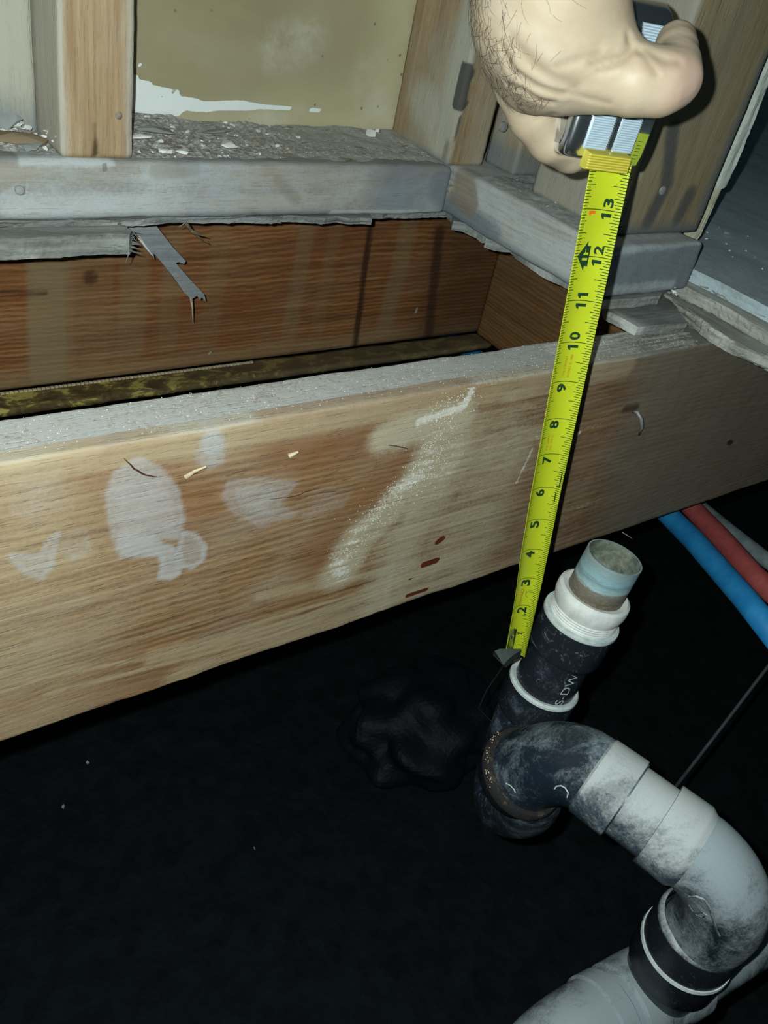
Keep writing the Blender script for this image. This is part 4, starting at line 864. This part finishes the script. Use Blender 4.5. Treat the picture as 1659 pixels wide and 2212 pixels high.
# bent tab of the hook
ta = [bp(.0, -.55, .8), bp(.0, .36, .8), np.array((403.2,258.3,-183.0)), np.array((394.8,259.9,-189.3)), np.array((390.4,259.1,-194.4)), np.array((388.5,263.5,-191.5)), np.array((385.9,267.6,-189.9)), np.array((386.2,267.3,-186.4)), np.array((389.8,265.8,-184.5))]
c = sum(ta) / len(ta); V = ta + [q + np.array((-.2, .6, .7)) for q in ta]; n_ = len(ta)
F = [tuple(range(n_)), tuple(range(n_, 2 * n_))[::-1]] + [(i, (i + 1) % n_, n_ + (i + 1) % n_, n_ + i) for i in range(n_)]
link('hook_tab', mesh('tab', V, F), M['steel'], hk)

# case: rounded body behind the blade, ribbed front, yellow lock button, label panels
yaw = math.radians(16); cdv = np.array((math.cos(yaw), -math.sin(yaw), 0)); cn = np.array((-math.sin(yaw), -math.cos(yaw), 0)); up = TD - cdv * (TD @ cdv); up /= np.linalg.norm(up)
CO = TB + TD * 13.95 * IN + cdv * (-6.5)      # centre of the mouth
def cp(u, n, z): return CO + cdv * u + cn * n + up * z
prof = [(-3, -1), (2, 0.5), (4, 6), (5.5, 16), (6.5, 28), (6.5, 42), (4, 56), (-1, 66), (-9, 73), (-22, 76), (-42, 74), (-54, 64), (-58, 48), (-58, 14), (-54, 3), (-44, -1)]
def body(uhalf, inset, rnd=5):
    V = []; F = []; n = len(prof); cx, cz = -24, 37
    st = [(-uhalf, 7), (-uhalf + .8, 3.2), (-uhalf + 2.4, 1.0), (-uhalf + 5, 0), (uhalf - 5, 0), (uhalf - 2.4, 1.0), (uhalf - .8, 3.2), (uhalf, 7)]
    for u, ins in st:
        for (a, b) in prof:
            d = math.hypot(a - cx, b - cz); k = (d - ins - inset) / d; V.append(cp(u, cx + (a - cx) * k, cz + (b - cz) * k))
    m = len(st)
    for i in range(m - 1):
        for k in range(n):
            k2 = (k + 1) % n; F.append((i * n + k, i * n + k2, (i + 1) * n + k2, (i + 1) * n + k))
    F.append(tuple(range(n))); F.append(tuple(range((m - 1) * n, m * n))[::-1]); return V, F
cs = link('case', mesh('case', *body(25, 0)), M['chrome'], tm); cs['label'] = 'scuffed chrome case'
md = cs.modifiers.new('s', 'SUBSURF'); md.levels = 2; md.render_levels = 2
cs.data.polygons.foreach_set('use_smooth', [True] * len(cs.data.polygons))
def front(z):
    tab = [(-1, -3), (0.5, 2), (6, 4), (16, 5.5), (28, 6.5), (42, 6.5), (56, 4), (66, -1)]
    return interp(z, tab)
def ribs(u0, u1, z0, z1, pitch, name):
    V = []; F = []; pts = []
    z = z0
    while z < z1:
        pts += [(z, .45), (z + pitch * .35, 1.25), (z + pitch * .65, 1.25)]; z += pitch
    for z, h in pts:
        for u in (u0, u1): V.append(cp(u, front(z) + h, z))
        for u in (u0, u1): V.append(cp(u, front(z) - 2, z))
    for i in range(len(pts) - 1):
        a = i * 4; F.append((a, a + 1, a + 5, a + 4)); F.append((a, a + 4, a + 6, a + 2)); F.append((a + 1, a + 3, a + 7, a + 5))
    F.append((0, 2, 3, 1)); e = (len(pts) - 1) * 4; F.append((e, e + 1, e + 3, e + 2))
    link(name, mesh(name, V, F), M['chrome_rib'], cs)
ribs(-14.5, -1.8, 6, 64, 1.15, 'grip_ribs'); ribs(2.6, 14.0, 6, 64, 1.15, 'grip_ribs')
link('centre_groove', mesh('g', *join(*[( [cp(a, front(z) + h, z) for z in np.linspace(6, 64, 14) for a in (u0, u1)], [(i * 2, i * 2 + 1, i * 2 + 3, i * 2 + 2) for i in range(13)]) for u0, u1, h in ((-1.8, -.6, .25), (1.0, 2.2, .25), (-.6, 1.0, .7))])), M['chrome'], cs)
# lock button: ribbed yellow lip over the mouth
V = []; F = []; prof2 = [(3, 5.6), (7.0, 5.4)]
for i in range(6):
    prof2 += [(9.2, 5.2 - i * 1.25), (8.5, 4.6 - i * 1.25), (8.5, 4.2 - i * 1.25)]
prof2 += [(8.8, -2.4), (7.2, -3.2), (2, -3.0)]
for u in (-12.5, -11.7, 12.7, 13.5):
    ins = .6 if u in (-12.5, 13.5) else 0
    for a, b in prof2: V.append(cp(u, a - ins, b))
n_ = len(prof2)
for i in range(3):
    for k in range(n_):
        k2 = (k + 1) % n_; F.append((i * n_ + k, i * n_ + k2, (i + 1) * n_ + k2, (i + 1) * n_ + k))
F.append(tuple(range(n_))); F.append(tuple(range(3 * n_, 4 * n_))[::-1])
link('lock_button', mesh('b', V, F), M['button'], tm)['label'] = 'yellow ribbed lock button'
# blade's reflection in the chrome, painted as a yellow strip right of the mouth
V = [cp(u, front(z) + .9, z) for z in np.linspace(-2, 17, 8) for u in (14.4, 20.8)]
link('blade_reflection', mesh('w', V, [(i * 2, i * 2 + 1, i * 2 + 3, i * 2 + 2) for i in range(7)]), flat('dull_yellow', (.24, .30, .03), .35), cs)['label'] = 'reflection of the blade painted as a yellow strip beside the ribs'
link('reflected_marks', mesh('w', *join(*[([cp(u, front(z) + 1.0, z + dz) for dz in (-.15, .15) for u in (15.6, 18.6)], [(0, 1, 3, 2)]) for z in (4, 6, 8, 9.5, 11, 13)])), M['ink'], cs, kind='stuff')  # tick marks belonging to the painted blade reflection

# ---------------------------------------------------------------- hand
HAND_START = 1
def caps(p):
    return p
SK = []   # (list of (point, radius)) chains, blended smoothly
def ch(*pr, k=5.0): SK.append(([(np.array(p, float), r) for p, r in pr], k))
# wrist and heel of the hand coming down from above
ch(((309.6,320.3,257.6), 31), ((312.3,315.2,230.8), 32), ((321.1,318.6,211.7), 33), k=9)
ch(((314.5,329.5,223.6), 26), ((320.1,332.8,201.2), 21), ((326.5,329.4,186.6), 15), k=9)
ch(((321.1,318.6,211.7), 33), ((329.0,313.7,200.2), 31), ((337.0,311.7,195.5), 25), k=10)
# fold of the web below the hair
ch(((319.3,333.7,191.1), 14), ((328.1,324.9,180.0), 12.5), ((337.4,319.5,179.9), 9), ((342.3,314.5,186.2), 8), k=8)
# thumb: metacarpal, proximal joint, interphalangeal knuckle, tip bent back up
ch(((334.1,307.0,198.2), 26), ((339.5,291.4,194.1), 18), ((346.7,280.6,193.3), 15.5), ((355.8,273.4,194.5), 14.5), ((362.7,272.6,196.7), 13.0), k=8)
ch(((362.8,272.8,197.0), 13), ((368.4,277.3,201.8), 10.8), ((375.4,285.2,206.4), 9.8), ((381.0,291.1,209.1), 9.2), ((384.5,293.8,210.1), 8.6), k=4)
# index finger wrapping behind the case
ch(((331.9,345.4,187.5), 14), ((338.0,341.1,175.1), 13.5), ((346.5,336.2,162.6), 12.5), ((359.2,331.4,152.5), 11.5), ((378.4,332.5,146.0), 10.5), ((398.9,338.1,143.7), 9.0), k=5)
ch(((352.3,343.9,170.9), 11), ((359.7,338.0,158.0), 11.5), ((364.6,334.5,152.2), 10), k=6)
# middle, ring and little fingers closed round the back of the case, hidden from the front
ch(((346.2,359.3,198.3), 13), ((354.0,363.1,178.6), 11.5), ((379.7,368.0,161.5), 10.5), ((417.1,374.5,152.1), 9.5), ((436.5,370.3,154.1), 8.3), k=3)
ch(((351.1,366.1,209.9), 13), ((362.3,373.4,190.3), 11), ((391.0,381.7,174.4), 10), ((425.8,385.9,166.9), 9), ((441.0,378.0,169.8), 7.8), k=3)
ch(((355.9,372.9,221.5), 12), ((367.4,380.6,202.5), 9.5), ((396.7,390.1,188.5), 8.5), ((427.3,394.7,182.7), 7.6), ((441.1,389.2,185.0), 6.8), k=3)
CR = []   # creases: (polyline, radius, depth)
def crease(pts, r, d): CR.append(([np.array(q, float) for q in pts], r, d))
allp = np.array([p for c, _ in SK for p, r in c]); lo = allp.min(0) - 36; hi = allp.max(0) + 36
hi[2] = min(hi[2], 330)
h = 1.7
gx, gy, gz = (np.arange(lo[i], hi[i], h) for i in range(3))
G = np.stack(np.meshgrid(gx, gy, gz, indexing='ij'), -1)
D = None
for c, k in SK:
    d = np.full(G.shape[:3], 1e9)
    for (a, ra), (b, rb) in zip(c[:-1], c[1:]):
        ab = b - a; t = np.clip(((G - a) @ ab) / (ab @ ab), 0, 1)
        dd = np.linalg.norm(G - a - t[..., None] * ab, axis=-1) - (ra + (rb - ra) * t)
        hh = np.clip(.5 + .5 * (dd - d) / 2.5, 0, 1); d = dd * (1 - hh) + d * hh - 2.5 * hh * (1 - hh)
    if D is None: D = d
    else:
        hh = np.clip(.5 + .5 * (d - D) / k, 0, 1); D = d * (1 - hh) + D * hh - k * hh * (1 - hh)
# keep the flesh out of the case: subtract the case box
rel = G - CO; cu_ = rel @ cdv; cn_ = rel @ cn; cz_ = rel @ up
qx = np.abs(cu_) - 17.5; qn = np.maximum(cn_ - 0.0, -50 - cn_); qz = np.maximum(5.5 - cz_, cz_ - 68)
bx = np.sqrt(np.maximum(qx, 0) ** 2 + np.maximum(qn, 0) ** 2 + np.maximum(qz, 0) ** 2) + np.minimum(np.maximum.reduce([qx, qn, qz]), 0) - 6.2
# (thumb side in front of the case stays; the rest is cut where it would enter the body)
D = np.maximum(D, -(bx + .2))
# surface nets
def nets(D, org, h):
    s = D < 0; nx, ny, nz = D.shape
    cs_ = [(i, j, k) for i in (0, 1) for j in (0, 1) for k in (0, 1)]
    cnt = sum(s[i:nx - 1 + i, j:ny - 1 + j, k:nz - 1 + k].astype(int) for i, j, k in cs_)
    act = (cnt > 0) & (cnt < 8); ids = np.full(act.shape, -1); A = np.argwhere(act); ids[act] = np.arange(len(A))
    acc = np.zeros((len(A), 3)); wt = np.zeros(len(A))
    for p in cs_:
        for ax_ in range(3):
            if p[ax_] == 1: continue
            q = list(p); q[ax_] = 1
            d0 = D[A[:, 0] + p[0], A[:, 1] + p[1], A[:, 2] + p[2]]; d1 = D[A[:, 0] + q[0], A[:, 1] + q[1], A[:, 2] + q[2]]
            m = (d0 < 0) != (d1 < 0); t = d0[m] / (d0[m] - d1[m]); pos = np.tile(np.array(p, float), (m.sum(), 1)); pos[:, ax_] += t
            acc[m] += pos; wt[m] += 1
    V = org + (A + acc / wt[:, None]) * h; F = []
    for ax_ in range(3):
        a1, a2 = (ax_ + 1) % 3, (ax_ + 2) % 3
        sl0 = [slice(None)] * 3; sl1 = [slice(None)] * 3; sl0[ax_] = slice(0, -1); sl1[ax_] = slice(1, None)
        E_ = np.argwhere(s[tuple(sl0)] != s[tuple(sl1)])
        E_ = E_[(E_[:, a1] > 0) & (E_[:, a2] > 0) & (E_[:, a1] < D.shape[a1] - 1) & (E_[:, a2] < D.shape[a2] - 1)]
        def g(o1, o2):
            q = E_.copy(); q[:, a1] -= o1; q[:, a2] -= o2; return ids[q[:, 0], q[:, 1], q[:, 2]]
        quad = np.stack([g(1, 1), g(0, 1), g(0, 0), g(1, 0)], 1); fl_ = s[E_[:, 0], E_[:, 1], E_[:, 2]]
        quad[~fl_] = quad[~fl_][:, ::-1]; F.append(quad[(quad >= 0).all(1)])
    return V, np.concatenate(F)
HV, HF = nets(D, np.array([gx[0], gy[0], gz[0]]), h)
nb = [[] for _ in range(len(HV))]
E_ = np.concatenate([HF[:, [0, 1]], HF[:, [1, 2]], HF[:, [2, 3]], HF[:, [3, 0]]])
def smooth(V, it, lam=.5):
    for _ in range(it):
        acc = np.zeros_like(V); c = np.zeros(len(V))
        np.add.at(acc, E_[:, 0], V[E_[:, 1]]); np.add.at(c, E_[:, 0], 1); np.add.at(acc, E_[:, 1], V[E_[:, 0]]); np.add.at(c, E_[:, 1], 1)
        V = V + lam * (acc / np.maximum(c, 1)[:, None] - V)
    return V
HV = smooth(HV, 3)
# creases and soft swellings pressed into the skin
# normal estimate
def vnorm(V):
    N = np.zeros_like(V); a = V[HF[:, 2]] - V[HF[:, 0]]; b = V[HF[:, 3]] - V[HF[:, 1]]; n = np.cross(a, b)
    for k_ in range(4): np.add.at(N, HF[:, k_], n)
    return N / np.maximum(np.linalg.norm(N, axis=1), 1e-9)[:, None]
HN = vnorm(HV)
CAMP = np.array((0, 0, 239.0)); VR = np.array(CAMROT)
ey = VR.T
eyeN = (HV - CAMP) @ VR       # coordinates along the camera-facing axes, to find the near side
near = (((CAMP - HV) * HN).sum(1) > 0)
def dist3(V, pts):
    best = np.full(len(V), 1e9)
    for a, b in zip(pts[:-1], pts[1:]):
        ab = b - a; t = np.clip(((V - a) @ ab) / (ab @ ab), 0, 1); best = np.minimum(best, np.linalg.norm(V - a - t[:, None] * ab, axis=1))
    return best
def onskin(*pix):
    """nearest skin vertices to the given points, giving a line that lies on the surface"""
    out = []
    for q in pix:
        q = np.array(q, float); dr = q - CAMP; dr /= np.linalg.norm(dr); rel_ = HV - CAMP; al = rel_ @ dr; pd = np.linalg.norm(rel_ - al[:, None] * dr, axis=1)
        c = np.where(pd < 2.5)[0]
        out.append(HV[c[np.argmin(al[c])]] if len(c) else q)
    return out
creases = [
 (((310.9,334.1,190.3), (312.1,325.4,182.5), (317.8,316.7,178.9), (323.3,310.5,177.8), (330.0,304.8,178.2)), 1.8, 1.6),
 (((315.1,333.5,193.8), (321.4,320.5,186.3), (328.9,310.6,183.2), (335.9,302.6,181.6)), 2.6, 1.3),
 (((354.6,296.2,210.0), (354.1,292.7,205.9), (350.4,292.6,202.4), (343.5,294.4,197.6), (336.9,297.0,193.9)), 1.6, 1.6),
 (((355.3,292.3,206.7), (351.6,289.9,200.6), (344.5,291.2,195.3), (337.9,293.9,191.8)), 1.6, 1.1),
 (((341.0,299.5,200.5), (331.3,302.4,194.2), (322.0,306.5,189.6)), 2.2, .6),
 (((359.4,288.3,206.4), (361.6,284.9,205.0), (366.4,280.1,204.5), (370.7,276.6,205.1)), 2.0, .9),
 (((357.0,289.9,205.8), (359.3,284.5,202.4), (361.3,279.3,198.9)), 1.5, .8),
 (((325.2,294.7,180.6), (331.5,288.4,180.0), (337.3,283.3,180.2)), 1.6, .7),
 (((342.6,342.8,160.6), (349.8,335.7,160.1), (356.8,331.6,162.5)), 2.0, .8),
 (((331.2,347.7,172.0), (338.0,340.4,171.0), (343.5,332.7,168.2), (350.0,327.5,169.1)), 1.8, 1.0)]
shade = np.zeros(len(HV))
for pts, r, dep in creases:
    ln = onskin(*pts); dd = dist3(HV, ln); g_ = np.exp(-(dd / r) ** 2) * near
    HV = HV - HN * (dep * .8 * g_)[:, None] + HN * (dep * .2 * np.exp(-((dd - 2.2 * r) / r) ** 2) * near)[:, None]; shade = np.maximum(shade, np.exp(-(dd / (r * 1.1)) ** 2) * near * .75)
HV = smooth(HV, 1, .4)
me = mesh('hand', HV, [tuple(int(i) for i in q) for q in HF], True)
pink = np.maximum(np.exp(-(np.linalg.norm(HV - np.array((359.0,259.3,196.8)), axis=1) / 18) ** 2), np.exp(-(np.linalg.norm(HV - np.array((333.6,295.1,180.3)), axis=1) / 14) ** 2) * .6)
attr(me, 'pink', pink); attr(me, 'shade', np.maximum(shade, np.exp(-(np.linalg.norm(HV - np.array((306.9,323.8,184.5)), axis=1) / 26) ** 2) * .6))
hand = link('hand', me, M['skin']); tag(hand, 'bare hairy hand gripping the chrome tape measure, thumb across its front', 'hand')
ss = hand.modifiers.new('s', 'SUBSURF'); ss.levels = 1; ss.render_levels = 1
# thumb nail on the back of the bent tip
NC = np.array((380.9,295.7,212.1)); nu = np.array(CAMROT @ Vector((.75, .62, -.2))); nv = np.array(CAMROT @ Vector((-.2, .3, .93))); nu /= np.linalg.norm(nu); nv -= nu * (nv @ nu); nv /= np.linalg.norm(nv); nw = np.cross(nu, nv)
pts = []
for i in range(7):
    for j in range(7):
        u = (i - 3) / 3; v = (j - 3) / 3
        pts.append(NC + nu * u * 3.4 + nv * v * 4.5 + nw * (1.2 - v * v * 1.8))
F = [(i * 7 + j, i * 7 + j + 1, (i + 1) * 7 + j + 1, (i + 1) * 7 + j) for i in range(6) for j in range(6)]
link('fingernail', mesh('nail', pts, F, True), M['fingernail'], hand)
# hairs on the wrist side
cand = np.where(near)[0]; cp_ = (HV[cand] - CAMP) @ VR; px = 830 + 1825.46 * cp_[:, 0] / -cp_[:, 2]; py = 1106 - 1825.46 * cp_[:, 1] / -cp_[:, 2]
wgt = np.exp(-((px - (1040 + py * .42)) / 48) ** 2) * (py < 225) * (py > -60) + .05 * ((px < 1230) & (py < 120)); wgt /= wgt.sum()
sel = rng.choice(cand, 520, p=wgt); parts = []
for s_ in sel:
    p = HV[s_]; n = HN[s_]; dvec = np.array((.35, .1, -.9)) + rng.normal(size=3) * .55; dvec -= n * (dvec @ n); dvec /= np.linalg.norm(dvec)
    bend = np.cross(n, dvec) * rng.uniform(-1, 1); Lh = rng.uniform(4, 12)
    path = [p + dvec * Lh * t + bend * Lh * .35 * t * t + n * (.25 + Lh * .22 * t * (1.1 - t)) for t in (0, .25, .5, .75, 1)]
    parts.append(tube(path, [.06, .058, .05, .04, .025], 3, False))
link('hand_hair', mesh('hair', *join(*parts)), M['hair'], hand, kind='stuff')
